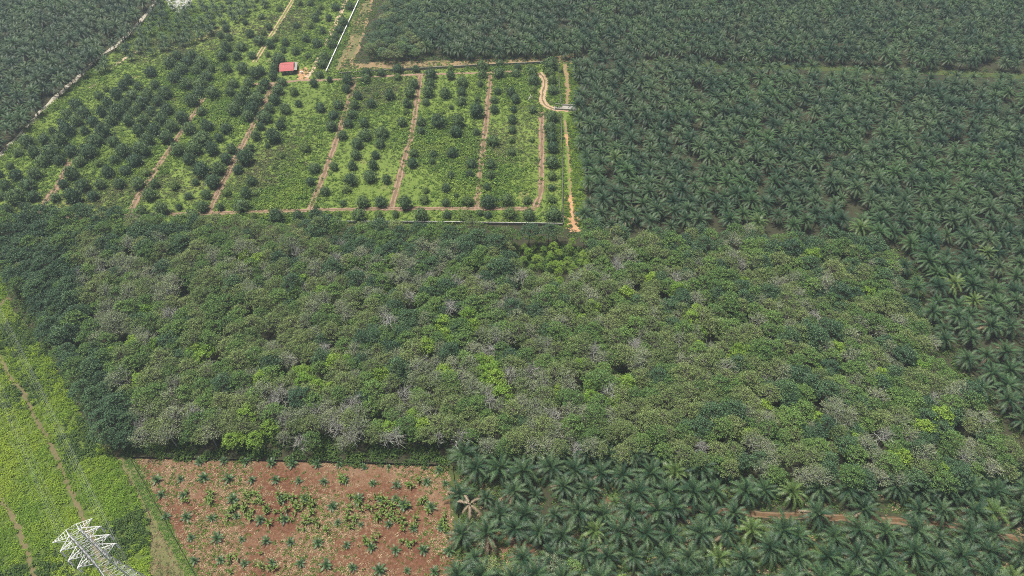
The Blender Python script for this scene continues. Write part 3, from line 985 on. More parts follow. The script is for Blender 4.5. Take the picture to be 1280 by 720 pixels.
for i in range(len(fp)):
    x, y = ps[i]
    left = x - (20 + max(0, y - 290) * 0.40)
    u = random.random()
    a, b = nA[i], nB[i]
    pr = {'dark': 0.09, 'mid': 0.28, 'olive': 0.36, 'grey': 0.22, 'bright': 0.03, 'bare': 0.02}
    if left < 45:
        pr = {'dark': 0.85, 'mid': 0.12, 'olive': 0.03}
    elif y < 315:
        pr = {'dark': 0.34, 'mid': 0.36, 'olive': 0.20, 'grey': 0.10}
    elif y > 505 and 170 < x < 570:
        pr = {'mid': 0.22, 'olive': 0.30, 'grey': 0.34, 'bare': 0.10, 'bright': 0.04}
    elif x > 850:
        pr = {'dark': 0.14, 'mid': 0.34, 'olive': 0.33, 'grey': 0.16, 'bright': 0.03}
    w = dict(pr)
    for kk in w:
        w[kk] *= {'dark': 0.2 + 1.6 * (1 - a), 'mid': 1, 'olive': 0.3 + 1.4 * a, 'grey': 0.15 + 1.8 * b, 'bright': 0.6 + b, 'bare': 0.6 + b}[kk]
    if any(((x - bx) / rx) ** 2 + ((y - by) / ry) ** 2 < 1 for bx, by, rx, ry in BRIGHT):
        w = {'bright': 0.75, 'mid': 0.25}
    tot = sum(w.values())
    u *= tot
    for kk, vv in w.items():
        u -= vv
        if u <= 0:
            break
    kinds.append(kk)
kinds = np.array(kinds)
for bx, by in BARE:
    j = np.argmin(np.hypot(ps[:, 0] - bx, ps[:, 1] - by))
    kinds[j] = 'bare'
big_bare = {int(np.argmin(np.hypot(ps[:, 0] - bx, ps[:, 1] - by))) for bx, by in BARE[:3]}
big_bare = np.array([j in big_bare for j in range(len(fp))])
gap = ((ps[:, 0] - 694) / 52) ** 2 + ((ps[:, 1] - 318) / 31) ** 2 < 1
kinds[gap] = 'bright'
keep =  (rng.random(len(fp)) > 0.08)
keep |= big_bare
gap, big_bare = gap[keep], big_bare[keep]
fp, frow, fcol, ps, kinds = fp[keep], frow[keep], fcol[keep], ps[keep], kinds[keep]
hs = np.array([random.triangular(0.72, 1.2, 0.95) for _ in fp]) * np.where((ps[:, 1] > 535), 0.9, 1.0) * np.where(gap, 0.5, 1.0) * np.where(big_bare, 1.3, 1.0)
in_view = (ps[:, 0] > -15) & (ps[:, 0] < 1295)
salient = ((kinds == 'bare') | (kinds == 'bright')) & in_view
left_edge = np.array([x - (20 + max(0, y - 290) * 0.40) < 22 for x, y in ps]) & in_view
near_rank = np.where(in_view, np.hypot(fp[:, 1], CAM_H) + np.abs(fp[:, 0]) * 0.15, 1e9)
single = np.zeros(len(fp), bool)
for pool in (np.flatnonzero(salient)[np.argsort(near_rank[salient])][:75], np.flatnonzero(left_edge)[np.argsort(near_rank[left_edge])][:40], np.argsort(near_rank)):
    for j in pool:
        if single.sum() >= 286:
            break
        single[j] = True
LOOK = {'dark': 'dark green full-crowned tree', 'mid': 'mid green leafy tree', 'olive': 'olive green tree with a loose crown', 'grey': 'grey-green thin-leaved tree with pale limbs', 'bright': 'bright yellow-green bushy tree',
        'bare': 'bare pale grey leafless tree'}
# where in the forest: rows counted from its lower edge, trees counted from its left end
row_of = {}
cols = {}
for j in np.flatnonzero(single):
    cols.setdefault(int(frow[j]), []).append(j)
order = {}
r0 = frow[in_view].min()
for r_ in np.unique(frow):
    js = np.flatnonzero((frow == r_) & in_view)
    for k, j in enumerate(js[np.argsort(fp[js, 0])]):
        order[j] = k + 1
for j in np.flatnonzero(single):
    lab = f'{LOOK[kinds[j]]}, {nth(int(frow[j] - r0) + 1)} forest row from below, {nth(order[j])} from left'
    tree('rubber_tree', lab, 'tree', 'trees of the grey-green forest', (fp[j, 0], fp[j, 1], 0), random.uniform(0, 6.28), hs[j], random.choice(BROAD[kinds[j]]))
FORMS, form_of = [], {}
for kk, lst in BROAD.items():
    for q_, pair in enumerate(lst):
        form_of[(kk, q_)] = len(FORMS)
        FORMS.append(join_form('tree_form', pair))
rest = np.flatnonzero(~single)
scatter('forest', FORMS, fp[rest], rng.uniform(0, 6.28, len(rest)), hs[rest], [form_of[(kinds[j], random.randrange(3))] for j in rest])

# undergrowth below the forest, thicker along its lower edge
UNDER = [bush_mesh(600 + k, 'under', n=70, R=1.5, h=1.6, leaf=0.55) for k in range(4)]
P = np.array([at(*p)[:2] for p in [(-150, 285), (0, 300), (700, 305), (1110, 325), (1300, 590), (1300, 640), (1130, 632), (900, 604), (566, 586), (165, 571), (120, 560), (60, 450), (0, 345), (-150, 340)]])
q = rng.uniform(P.min(0), P.max(0), size=(16000, 2))
q = q[inside(q, P)]
qs = seen(np.c_[q, np.zeros(len(q))])
edge = (qs[:, 1] > 545) & (qs[:, 0] < 600)
keep = (rng.random(len(q)) < 0.35) | edge | (((qs[:, 0] - 690) / 60) ** 2 + ((qs[:, 1] - 325) / 18) ** 2 < 1)
q = q[keep]
scatter('undergrowth', UNDER, np.c_[q, np.zeros(len(q))], rng.uniform(0, 6.28, len(q)), rng.uniform(0.5, 1.3, len(q)), rng.integers(0, 4, len(q)))

# trees in the bottom foreground and along the far plot
FRONT_TREES = [(585, 712, 'grey'), (612, 706, 'olive'), (640, 715, 'olive'), (668, 708, 'grey'), (690, 702, 'grey'), (716, 712, 'mid'), (745, 722, 'mid'), (575, 735, 'olive'), (625, 738, 'grey'), (665, 738, 'mid'), (705, 740, 'olive'),
               (775, 728, 'bright'), (800, 735, 'mid'), (835, 738, 'olive'), (870, 732, 'mid'), (600, 760, 'mid'), (660, 765, 'olive'), (730, 762, 'mid'), (760, 750, 'olive')]
for k, (px, py, kk) in enumerate(sorted(FRONT_TREES)):
    p = at(px, py, 4.5)
    tree('bushy_tree', f'low {LOOK[kk]}, {nth(k + 1)} from the left before the near palms', 'tree', 'low trees before the near palms', (p[0], p[1], 0), random.uniform(0, 6.28), (0.78, 0.78, 0.5), random.choice(BROAD[kk]))
BUSHY = []
bp, br, bc = grid_points([(452, 60), (478, 20), (486, -20), (560, -20), (545, 30), (522, 66), (480, 70)], 6.2, 1.0, 5)
for k in np.argsort(-seen(bp)[:, 1]):
    BUSHY.append(bp[k])
for k, p in enumerate(BUSHY):
    kk = random.choice(['dark', 'dark', 'mid', 'dark', 'olive'])
    tree('bushy_tree', f'{LOOK[kk]}, {nth(k + 1)} nearest, far thicket', 'tree', 'thicket left of the far palms', (p[0], p[1], 0), random.uniform(0, 6.28), (1.0, 1.0, random.uniform(0.55, 0.8)), random.choice(BROAD[kk]))

# ------------------------------------------------------------------ oil palms
NEAR = [(574, 554), (640, 552), (700, 555), (830, 564), (900, 577), (1000, 591), (1100, 598), (1200, 596), (1290, 580), (1500, 600), (1500, 860), (560, 860)]
RIGHT = [(716, 80), (728, 280), (780, 290), (840, 282), (900, 274), (960, 278), (1060, 285), (1120, 305), (1140, 360), (1175, 415), (1210, 470), (1240, 505), (1280, 540), (1320, 570), (1500, 600), (1560, 112), (1280, 95), (1076, 87), (900, 78), (820, 74), (716, 74)]
UPPER = [(486, -50), (500, 20), (530, 62), (600, 66), (715, 64), (820, 68), (900, 70), (1076, 75), (1280, 82), (1560, 92), (1560, -50)]
FARLEFT = [(-220, -60), (216, -60), (188, 0), (150, 52), (124, 70), (92, 93), (56, 122), (-4, 184), (-220, 350)]
STRIP = [(212, -60), (372, -60), (330, 2), (296, 22), (250, 42), (200, 58), (168, 66), (130, 84), (104, 92), (124, 76), (158, 50), (190, 8)]
ZP = 5.2
lots = []
for nm, poly, sp, jit, drop in (('near', NEAR, 8.1, 0.8, 0.0), ('right', RIGHT, 8.0, 1.15, 0.03), ('upper', UPPER, 8.0, 1.2, 0.03), ('farleft', FARLEFT, 7.8, 1.4, 0.03), ('strip', STRIP, 7.0, 1.4, 0.25)):
    p, r_, c_ = grid_points(poly, sp, jit, ZP)
    k = rng.random(len(p)) > drop
    for a, b, c in zip(p[k], r_[k], c_[k]):
        lots.append((nm, a, b, c))
pp = np.array([l[1] for l in lots])
pl = np.array([l[0] for l in lots])
prow = np.array([l[2] for l in lots])
pcol = np.array([l[3] for l in lots])
pst = seen(np.c_[pp[:, :2], np.full(len(pp), ZP)])
psb = seen(pp)
ok = dist_line(pp[:, :2], PALM_TRACK) > 1.1
for (ex, ey, rx, ry) in ((786, 650, 26, 14), (690, 752, 90, 30), (587, 634, 13, 16), (632, 694, 14, 8), (930, 292, 22, 10), (905, 205, 7, 7)):
    ok &= ((pst[:, 0] - ex) / rx) ** 2 + ((pst[:, 1] - ey) / ry) ** 2 > 1
ok &= ~inside(psb, [(203, -8), (244, -8), (237, 9), (224, 17), (212, 10)])
pp, pl, prow, pcol, pst, psb = pp[ok], pl[ok], prow[ok], pcol[ok], pst[ok], psb[ok]
ph = np.where(pl == 'near', 4.2, 5.2)
vis = (pst[:, 0] > -14) & (pst[:, 0] < 1294) & (pst[:, 1] < 732)
rank = np.where(vis, np.hypot(np.hypot(pp[:, 0], pp[:, 1]), CAM_H), 1e9)
chosen = np.argsort(rank)[:297]
is_one = np.zeros(len(pp), bool)
is_one[chosen] = True
order = {}
for lot in ('near', 'right', 'upper', 'farleft', 'strip'):
    rows = np.unique(prow[(pl == lot) & vis])
    if not len(rows):
        continue
    for r_ in rows:
        js = np.flatnonzero((pl == lot) & (prow == r_) & vis)
        for k, j in enumerate(js[np.argsort(pp[js, 0])]):
            order[j] = (int(r_ - rows[0]) + 1, k + 1)
FULL = set(chosen[:170].tolist())
for n_, j in enumerate(chosen):
    row, col = order[j]
    light = random.random() < 0.07
    small = random.random() < 0.08
    look = 'pale green' if light else 'small dark green' if small else 'dark green'
    where = 'near block beside the field' if pl[j] == 'near' else 'big block beyond the forest'
    lab = f'{look} oil palm, {where}, {nth(row)} row, {nth(col)} from left'
    sc = random.uniform(0.62, 0.74) if small else random.uniform(0.86, 1.16) * (1.1 if pl[j] == 'near' else 1.0)
    t = thing('oil_palm', lab, 'palm', (pp[j, 0], pp[j, 1], 0), random.uniform(0, 6.28), sc, 'oil palms in rows')
    h = ph[j] if random.random() < 0.6 else (3.0 if pl[j] == 'near' else 4.2)
    put('trunk', TRUNK_ME[h], t)
    if int(j) in FULL:
        for (cl, a, s, tilt) in frond_plan(1000 + int(j), random.choice((28, 30, 32, 34))):
            me = (FROND_LIGHT if light else FROND_ME)[cl]
            if cl == 7 and random.random() < 0.10:
                me = FROND_DRY[7]
            o = put('frond', me, t, (0, 0, h - 0.05), a, s)
            o.rotation_euler = (random.uniform(-0.25, 0.25), tilt, a)
    else:
        put('crown', CROWN_ME[5] if light else random.choice(CROWN_ME[:5]), t, (0, 0, h))
rest = np.flatnonzero(~is_one)
scatter('palm_plantation', PALM_FORMS, pp[rest], rng.uniform(0, 6.28, len(rest)), np.where(pl[rest] == 'strip', rng.uniform(0.5, 0.8, len(rest)), rng.uniform(0.88, 1.16, len(rest))), rng.integers(0, 5, len(rest)))

# the dead palm at the corner of the field, and the dry one in the clearing
p = at(587, 630, 5.6)
t = thing('oil_palm', 'dead oil palm with a few pale hanging fronds at the edge of the red field', 'palm', (p[0], p[1], 0), 0)
put('trunk', palm_trunk(5.6, 0.26), t)
for a, cl, s in ((2.7, 6, 0.95), (-0.7, 6, 0.95), (-1.5, 7, 0.9), (0.7, 5, 0.8), (2.1, 5, 0.85), (-2.3, 7, 0.7)):
    put('frond', FROND_DRY[cl], t, (0, 0, 5.55), a, s)
p = at(774, 655, 1.5)
t = thing('oil_palm', 'withered straw-coloured palm with collapsed fronds in the brown clearing', 'palm', (p[0], p[1], 0), 0)
put('trunk', palm_trunk(2.6, 0.3), t)
for k in range(11):
    put('frond', FROND_DRY[7 if k % 3 else 6], t, (0, 0, 2.4), k * 0.57, random.uniform(0.5, 0.75))
p = at(769, 628, 1.5)
t = thing('oil_palm', 'small bright green young palm at the upper end of the brown clearing', 'palm', (p[0], p[1], 0), 0, 0.5)
put('trunk', TRUNK_ME[3.0], t)
put('crown', CROWN_ME[5], t, (0, 0, 3.0))

# rough grass and fallen fronds between the near palms
P = np.array([at(*p)[:2] for p in [(572, 590), (900, 606), (1300, 630), (1420, 640), (1420, 760), (560, 760)]])
q = rng.uniform(P.min(0), P.max(0), size=(16000, 2))
q = q[inside(q, P) & (dist_line(q, PALM_TRACK) > 1.6 + rng.normal(size=len(q)) * 0.5)]
q = q[rng.random(len(q)) < np.clip(wave(q, 0.15, 33) * 1.1, 0.15, 0.95)]
scatter('rough_grass', [bush_mesh(700 + k, ('under', 'weed_dull', 'straw')[k % 3], n=26, R=0.8, h=0.45, leaf=0.45) for k in range(4)], np.c_[q, np.zeros(len(q))], rng.uniform(0, 6.28, len(q)), rng.uniform(0.4, 1.1, len(q)),
        np.where(rng.random(len(q)) < 0.12, 2, rng.choice([0, 1, 3], len(q))))

# ground cover along the edges of the plots
q = []
for poly, dens in (([(448, 66), (480, 20), (488, -25), (566, -25), (552, 60), (720, 62), (720, 76), (560, 78), (450, 82)], 0.8), ([(-40, 290), (0, 300), (60, 400), (125, 520), (170, 566), (140, 580), (100, 530), (50, 450), (0, 360), (-60, 345)], 0.8),
                   ([(1100, 300), (1135, 310), (1180, 400), (1235, 490), (1330, 560), (1340, 640), (1270, 620), (1200, 520), (1130, 400)], 0.7), ([(370, 281), (706, 283), (740, 288), (740, 300), (370, 296)], 0.7),
                   ([(566, 560), (700, 566), (830, 575), (1000, 600), (1200, 620), (1290, 610), (1290, 640), (1000, 630), (700, 600), (566, 590)], 0.6), ([(800, 74), (1076, 80), (1320, 88), (1320, 100), (1076, 92), (800, 80)], 0.35)):
    P = np.array([at(*p)[:2] for p in poly])
    u = rng.uniform(P.min(0), P.max(0), size=(int(np.prod(P.max(0) - P.min(0)) * 0.5), 2))
    u = u[inside(u, P)]
    q.append(u[rng.random(len(u)) < dens])
q = np.concatenate(q)
scatter('ground_cover', [bush_mesh(720 + k, ('under', 'weed_dull', 'under')[k], n=34, R=1.1, h=0.7, leaf=0.45) for k in range(3)], np.c_[q, np.zeros(len(q))], rng.uniform(0, 6.28, len(q)), rng.uniform(0.5, 1.2, len(q)), rng.integers(0, 3, len(q)))

# ------------------------------------------------------------------ the bright shrubs under the power line
SHRUB_FORMS = [bush_mesh(800 + k, 'shrub', n=96, R=1.0, h=0.8, leaf=0.35) for k in range(5)] + [bush_mesh(820 + k, 'under', n=60, R=1.1, h=1.1, leaf=0.46) for k in range(2)]
P = np.array([at(*p)[:2] for p in SHRUBS])
q = rng.uniform(P.min(0), P.max(0), size=(36000, 2))
q = q[inside(q, P)]
q = q[(dist_line(q, FOOT1) > 1.0 + rng.normal(size=len(q)) * 0.3) & (dist_line(q, FOOT2) > 1.1 + rng.normal(size=len(q)) * 0.3) & (dist_line(q, FOOT3) > 1.2)]
w = wave(q, 0.10, 41) + rng.normal(size=len(q)) * 0.12
keep = rng.random(len(q)) < 0.85
q, w = q[keep], w[keep]
idx = np.where(w > 0.78, rng.integers(5, 7, len(q)), rng.integers(0, 5, len(q)))
scatter('shrubbery', SHRUB_FORMS, np.c_[q, np.zeros(len(q))], rng.uniform(0, 6.28, len(q)), rng.uniform(0.45, 1.25, len(q)), idx)
P = np.array([at(*p)[:2] for p in [(690, 80), (722, 80), (732, 284), (706, 284)]])
q = rng.uniform(P.min(0), P.max(0), size=(9000, 2))
q = q[inside(q, P)]
qs = seen(np.c_[q, np.zeros(len(q))])
q = q[(np.abs(qs[:, 0] - np.interp(qs[:, 1], [76, 112, 150, 244, 290], [705, 710, 706, 712.5, 718])) > 3.0) & (rng.random(len(q)) < 0.5) & (np.abs(qs[:, 1] - 137) > 5)]
scatter('verge_weeds', SHRUB_FORMS, np.c_[q, np.zeros(len(q))], rng.uniform(0, 6.28, len(q)), rng.uniform(0.4, 0.95, len(q)), rng.integers(0, 7, len(q)))
q = []
for poly in ([(426, 90), (500, 80), (600, 76), (712, 70), (712, 80), (600, 84), (500, 89)], [(424, 90), (440, 40), (456, -20), (488, -20), (462, 40), (446, 90)]):
    P = np.array([at(*p)[:2] for p in poly])
    u = rng.uniform(P.min(0), P.max(0), size=(5000, 2))
    u = u[inside(u, P)]
    q.append(u[rng.random(len(u)) < np.clip(wave(u, 0.2, 77) - 0.15, 0.02, 0.9) * 0.9])
q = np.concatenate(q)
scatter('bank_weeds', [bush_mesh(860 + k, ('weed_dull', 'under', 'weed')[k], n=26, R=0.8, h=0.5, leaf=0.42) for k in range(3)], np.c_[q, np.full(len(q), 0.05)], rng.uniform(0, 6.28, len(q)), rng.uniform(0.4, 1.1, len(q)), rng.integers(0, 3, len(q)))
P = np.array([at(*p)[:2] for p in [(130, 550), (168, 572), (249, 722), (268, 760), (182, 760), (188, 660), (150, 580)]])
q = rng.uniform(P.min(0), P.max(0), size=(14000, 2))
q = q[inside(q, P)]
fence_l = np.array([at(165, 574)[:2], at(243, 716)[:2], at(268, 760)[:2]])
d = dist_line(q, fence_l)
q = q[(rng.random(len(q)) < np.where(d < 2.5, 0.9, 0.5))]
d = dist_line(q, fence_l)
scatter('verge_grass', [bush_mesh(850 + k, ('weed', 'weed_dull', 'weed', 'weed_dull', 'straw')[k], n=26, R=0.7, h=0.4, leaf=0.34) for k in range(5)], np.c_[q, np.zeros(len(q))], rng.uniform(0, 6.28, len(q)), rng.uniform(0.35, 0.8, len(q)) * np.where(d < 2.5, 1.35, 1.0),
        np.where(d < 2.5, rng.choice([0, 2], len(q)), rng.choice([1, 3, 4], len(q))))

# ------------------------------------------------------------------ the red field with its young palms and banana plants
YOUNG_GEO = [frond(1.55 + 0.15 * (k % 2), math.radians(78 - 18 * k), math.radians(35 + 8 * k), 8, 0.42, (-1) ** k * 0.4, 0.24) for k in range(5)]
YOUNG_ME = []
for v, f in YOUNG_GEO:
    mb = MB()
    mb.add(v, f)
    YOUNG_ME.append(mb.mesh('frond', M['palm_young']))
stub = MB()
stub.tube([(0, 0, -0.05), (0, 0, 0.2), (0, 0, 0.4)], [0.22, 0.24, 0.14], 7)
STUB = stub.mesh('trunk', M['ptrunk'])
T1 = [(160, 180), (295, 175), (425, 170), (565, 175), (695, 180), (830, 180), (960, 185), (185, 265), (310, 265), (215, 385), (330, 390), (470, 395), (355, 505), (500, 510), (640, 515), (775, 525), (915, 530), (520, 630), (655, 650),
      (810, 645), (970, 650), (375, 635), (610, 385), (885, 400), (745, 405), (870, 290), (590, 290), (405, 78), (540, 75), (660, 80), (805, 88), (925, 92)]
T2 = [(155, 190), (275, 185), (430, 200), (565, 210), (735, 190), (840, 200), (50, 285), (205, 330), (350, 290), (470, 290), (560, 290), (610, 325), (760, 335), (235, 420), (365, 430), (520, 430), (660, 455), (815, 450), (125, 535), (285, 545),
      (425, 560), (560, 575), (715, 575), (865, 580), (320, 675), (470, 690), (625, 690), (780, 700), (170, 660), (120, 92), (245, 95), (385, 108), (520, 105), (800, 125)]
young = [(160 + x / 4.5, 560 + y / 4.5) for x, y in T1] + [(370 + x / 4.5, 560 + y / 4.5) for x, y in T2]
young.sort(key=lambda q: (round((q[1] - 0.02 * q[0]) / 13), q[0]))
rowno, last, k_in = 0, None, 0
for (px, py) in young:
    b = round((py - 0.02 * px) / 13)
    if b != last:
        rowno, last, k_in = rowno + 1, b, 0
    k_in += 1
    p = at(px, py, 0.4)
    big = random.triangular(0.65, 1.7, 1.15)
    look = 'big' if big > 1.38 else 'small' if big < 1.1 else 'medium'
    t = thing('young_palm', f'{look} young oil palm in the red field, {nth(rowno)} row, {nth(k_in)} from left', 'palm', (p[0], p[1], 0), random.uniform(0, 6.28), big, 'young palms in the red field')
    put('trunk', STUB, t)
    for i in range(15):
        o = put('frond', YOUNG_ME[min(4, i // 3)], t, (0, 0, 0.32), i * 2.39996 + random.uniform(-0.2, 0.2), random.uniform(0.85, 1.1))


def blade(L, W, e0, droop):
    v, f, p = [], [], np.zeros(3)
    n = 5
    for i in range(n):
        t = i / (n - 1)
        w = W * (0.25 + math.sin(math.pi * (0.12 + 0.86 * t)) * 0.9) / 2
        v += [p + np.array([0, w, 0.10 * w]), p, p + np.array([0, -w, 0.10 * w])]
        e = e0 - droop * t
        p = p + np.array([math.cos(e), 0, math.sin(e)]) * L / (n - 1)
    for i in range(n - 1):
        a = 3 * i
        f += [(a, a + 1, a + 4, a + 3), (a + 1, a + 2, a + 5, a + 4)]
    return np.array(v), f


BLADES = []
for e0, dr, L in ((82, 30, 1.0), (62, 70, 1.25), (42, 85, 1.2)):
    mb = MB()
    mb.add(*blade(L, 0.30, math.radians(e0), math.radians(dr)))
    BLADES.append(mb.mesh('leaf', M['banana']))
st = MB()
st.tube([(0, 0, -0.05), (0.02, 0, 0.4), (0, 0, 0.8)], [0.11, 0.09, 0.06], 6)
BSTEM = st.mesh('stem', M['rachis'])
BAN = []
for (x0, y0, x1, y1, n, ox) in ((560, 250, 765, 400, 20, 160), (780, 255, 990, 430, 20, 160), (300, 262, 640, 368, 26, 370), (0, 270, 110, 370, 9, 370), (440, 365, 560, 420, 6, 370), (270, 360, 335, 460, 6, 370), (575, 400, 690, 470, 6, 370),
                                (700, 270, 745, 370, 5, 370), (795, 360, 865, 480, 6, 370), (0, 380, 180, 470, 8, 370), (620, 170, 700, 220, 4, 370), (410, 240, 470, 310, 4, 160), (300, 240, 360, 300, 3, 160), (240, 150, 320, 210, 3, 370),
                                (580, 520, 680, 580, 4, 370), (380, 470, 470, 540, 4, 370), (520, 590, 900, 700, 8, 160)):
    for _ in range(int(n * 1.55)):
        BAN.append((ox + random.uniform(x0, x1) / 4.5, 560 + random.uniform(y0, y1) / 4.5))
BAN.sort(key=lambda q: q[0])
ban_no = {}
for k, (px, py) in enumerate(BAN):
    p = at(px, py, 0.5)
    s = random.uniform(0.65, 1.5)
    part = 'upper' if py < 622 else 'middle' if py < 655 else 'lower'
    ban_no[part] = ban_no.get(part, 0) + 1
    t = thing('banana_plant', f'{"tall" if s > 1.1 else "low"} yellow-green banana plant in the {part} part of the red field, {nth(ban_no[part])} from left', 'plant', (p[0], p[1], 0), random.uniform(0, 6.28), s, 'banana plants in the red field')
    put('stem', BSTEM, t)
    for i in range(random.choice((6, 7, 8))):
        o = put('leaf', BLADES[min(2, i // 2)], t, (0, 0, 0.6 + random.uniform(0, 0.15)), i * 2.39996 + random.uniform(-0.3, 0.3), random.uniform(0.8, 1.15))
P = np.array([at(*p)[:2] for p in FIELD])
q = rng.uniform(P.min(0), P.max(0), size=(34000, 2))
q = q[inside(q, P)]
qs = seen(np.c_[q, np.zeros(len(q))])
w = wave(q, 0.18, 55) * 0.7 + rng.normal(size=len(q)) * 0.18
for ex, ey, rx, ry, f_ in ((215, 615, 75, 60, 0.30), (330, 700, 120, 40, 0.28), (500, 592, 55, 14, 0.25), (420, 660, 40, 30, 0.18), (420, 600, 70, 16, -0.3), (490, 680, 70, 30, -0.2), (330, 640, 50, 14, -0.2)):
    w += f_ * np.exp(-((qs[:, 0] - ex) / rx) ** 2 - ((qs[:, 1] - ey) / ry) ** 2)
r1 = rng.random(len(q))
keep = ((w > 0.50) & (r1 < 0.62)) | (r1 < 0.07)
q, w = q[keep], w[keep]
idx = np.where(rng.random(len(q)) < 0.72, rng.integers(0, 2, len(q)), rng.integers(2, 4, len(q)))
scatter('litter_and_weeds', [bush_mesh(900 + k, 'straw' if k < 2 else ('banana' if k == 2 else 'weed'), n=18, R=0.75, h=0.22 if k < 2 else 0.4, leaf=0.36) for k in range(4)], np.c_[q, np.full(len(q), 0.04)], rng.uniform(0, 6.28, len(q)),
        rng.uniform(0.35, 1.1, len(q)), idx)


# ------------------------------------------------------------------ fences and walls
def fence(name, label, cat, line, step, height, panel_mat, post_mat, thick, post=0.12, panel_name='panel', coping=None, z0=0.0, group=None):
    """posts and panels along a polyline; each post and panel is a part sharing one mesh"""
    a0 = line[0]
    t = thing(name, label, cat, (a0[0], a0[1], 0), group=group)
    pm, qm, cm = MB(), MB(), MB()
    pm.box((0, -thick / 2, z0), (1, thick / 2, height))
    qm.box((-post / 2, -post / 2, -0.1), (post / 2, post / 2, height + 0.15))
    pme, qme = pm.mesh(panel_name, panel_mat), qm.mesh('post', post_mat)
    if coping:
        cm.box((0, -thick * 0.9, height + 0.003), (1, thick * 0.9, height + 0.12))
        cme = cm.mesh('coping', coping)
    for a, b in zip(line[:-1], line[1:]):
        L = np.linalg.norm(b - a)
        n = max(1, round(L / step))
        ang = math.atan2(b[1] - a[1], b[0] - a[0])
        for k in range(n):
            c = a + (b - a) * k / n
            put('post', qme, t, (c[0] - a0[0], c[1] - a0[1], 0), ang)
            dx = (b - a) / n
            e = dx / np.linalg.norm(dx) * (post / 2 + 0.004)
            o = put(panel_name, pme, t, (c[0] + e[0] - a0[0], c[1] + e[1] - a0[1], random.uniform(-0.03, 0.03) if coping is None else 0), ang, (L / n - post - 0.008, 1, 1))
            if coping:
                put('coping', cme, t, (c[0] + e[0] - a0[0], c[1] + e[1] - a0[1], 0), ang, (L / n - post - 0.008, 1, 1))
    c = line[-1]
    put('post', qme, t, (c[0] - a0[0], c[1] - a0[1], 0), 0)
    return t


L2 = lambda pix: [at(*p)[:2] for p in pix]
fence('net_fence', 'low dark net fence along the top of the red field', 'fence', L2([(165, 573), (360, 577), (562, 583)]), 3.0, 1.1, M['netting'], M['wood'], 0.05)
fence('net_fence', 'low dark net fence down the left side of the red field', 'fence', L2([(164, 575), (243, 717), (266, 760)]), 3.0, 0.9, M['netting'], M['wood'], 0.05)
fence('net_fence', 'low dark net fence between the red field and the near palms', 'fence', L2([(566, 583), (572, 640), (579, 720), (583, 760)]), 3.0, 0.9, M['netting'], M['wood'], 0.05)
fence('concrete_wall', 'pale concrete wall between orchard and forest', 'wall', L2([(378, 279), (540, 279.5), (703, 282)]), 3.6, 1.3, M['concrete'], M['concrete'], 0.14, 0.22, coping=M['concrete_pale'])
fence('concrete_wall', 'dark shaded wall down the right side of the orchard, below the culvert', 'wall', L2([(704, 281.5), (702.6, 200), (701.2, 143)]), 3.6, 1.3, M['shaded_conc'], M['shaded_conc'], 0.14, 0.22, coping=M['shaded_conc'])
fence('concrete_wall', 'dark shaded wall down the right side of the orchard, above the culvert', 'wall', L2([(700.6, 131), (698, 82)]), 3.6, 1.3, M['shaded_conc'], M['shaded_conc'], 0.14, 0.22, coping=M['shaded_conc'])
fence('concrete_wall', 'grey concrete wall along the far side of the orchard, under the earth bank', 'wall', L2([(424, 93.5), (500, 88.5), (600, 83.5), (682, 79.5)]), 3.6, 1.4, M['concrete'], M['concrete'], 0.14, 0.22, coping=M['concrete'])
fence('concrete_wall', 'long white wall running up from the house road to the top edge', 'wall', L2([(408, 91), (428, 47), (449, 1), (460, -24)]), 3.6, 1.3, M['white_conc'], M['white_conc'], 0.26, 0.4, coping=M['white_conc'])

# the culvert bridge where the pale road leaves the orchard
c = at(705, 135)
t = thing('culvert_bridge', 'short concrete culvert bridge carrying the pale road out of the orchard', 'bridge', (c[0], c[1], 0), -0.12)
mb = MB()
mb.box((-5.5, -2.6, 0.05), (6.5, 2.6, 0.28))
put('deck', mb.mesh('deck', M['concrete']), t)
for s in (-1, 1):
    mb = MB()
    mb.box((-5.0, s * 2.3 - 0.18, 0.283), (6.0, s * 2.3 + 0.18, 1.0))
    put('parapet', mb.mesh('parapet', M['concrete']), t)
# leaning dead branch in the orchard
c = at(662, 124)
t = thing('dead_branch', 'bleached dead branch leaning over a brush heap left of the pale road', 'branch', (c[0], c[1], 0))
mb = MB()
mb.tube([(-0.9, -1.4, 0.0), (0, 0, 0.9), (0.7, 1.6, 2.0)], [0.28, 0.24, 0.14], 7)
put('trunk', mb.mesh('trunk', M['bark_pale']), t)
mb = MB()
mb.tube([(0, 0, 0.9), (1.2, 0.2, 1.4), (2.3, 0.2, 1.3)], [0.14, 0.1, 0.05], 5)
put('limb', mb.mesh('limb', M['bark_pale']), t)
mb = MB()
for _ in range(40):
    a = np.array([random.uniform(0.6, 3.2), random.uniform(-0.8, 1.4), random.uniform(0, 0.5)])
    bend_tube(mb, a, a + np.array([random.uniform(-1, 1), random.uniform(-1, 1), random.uniform(0, 0.9)]), 0.05, 0.02, 0, 3, 4)
put('brushwood', mb.mesh('brushwood', M['bark_dark']), t, kind='stuff')

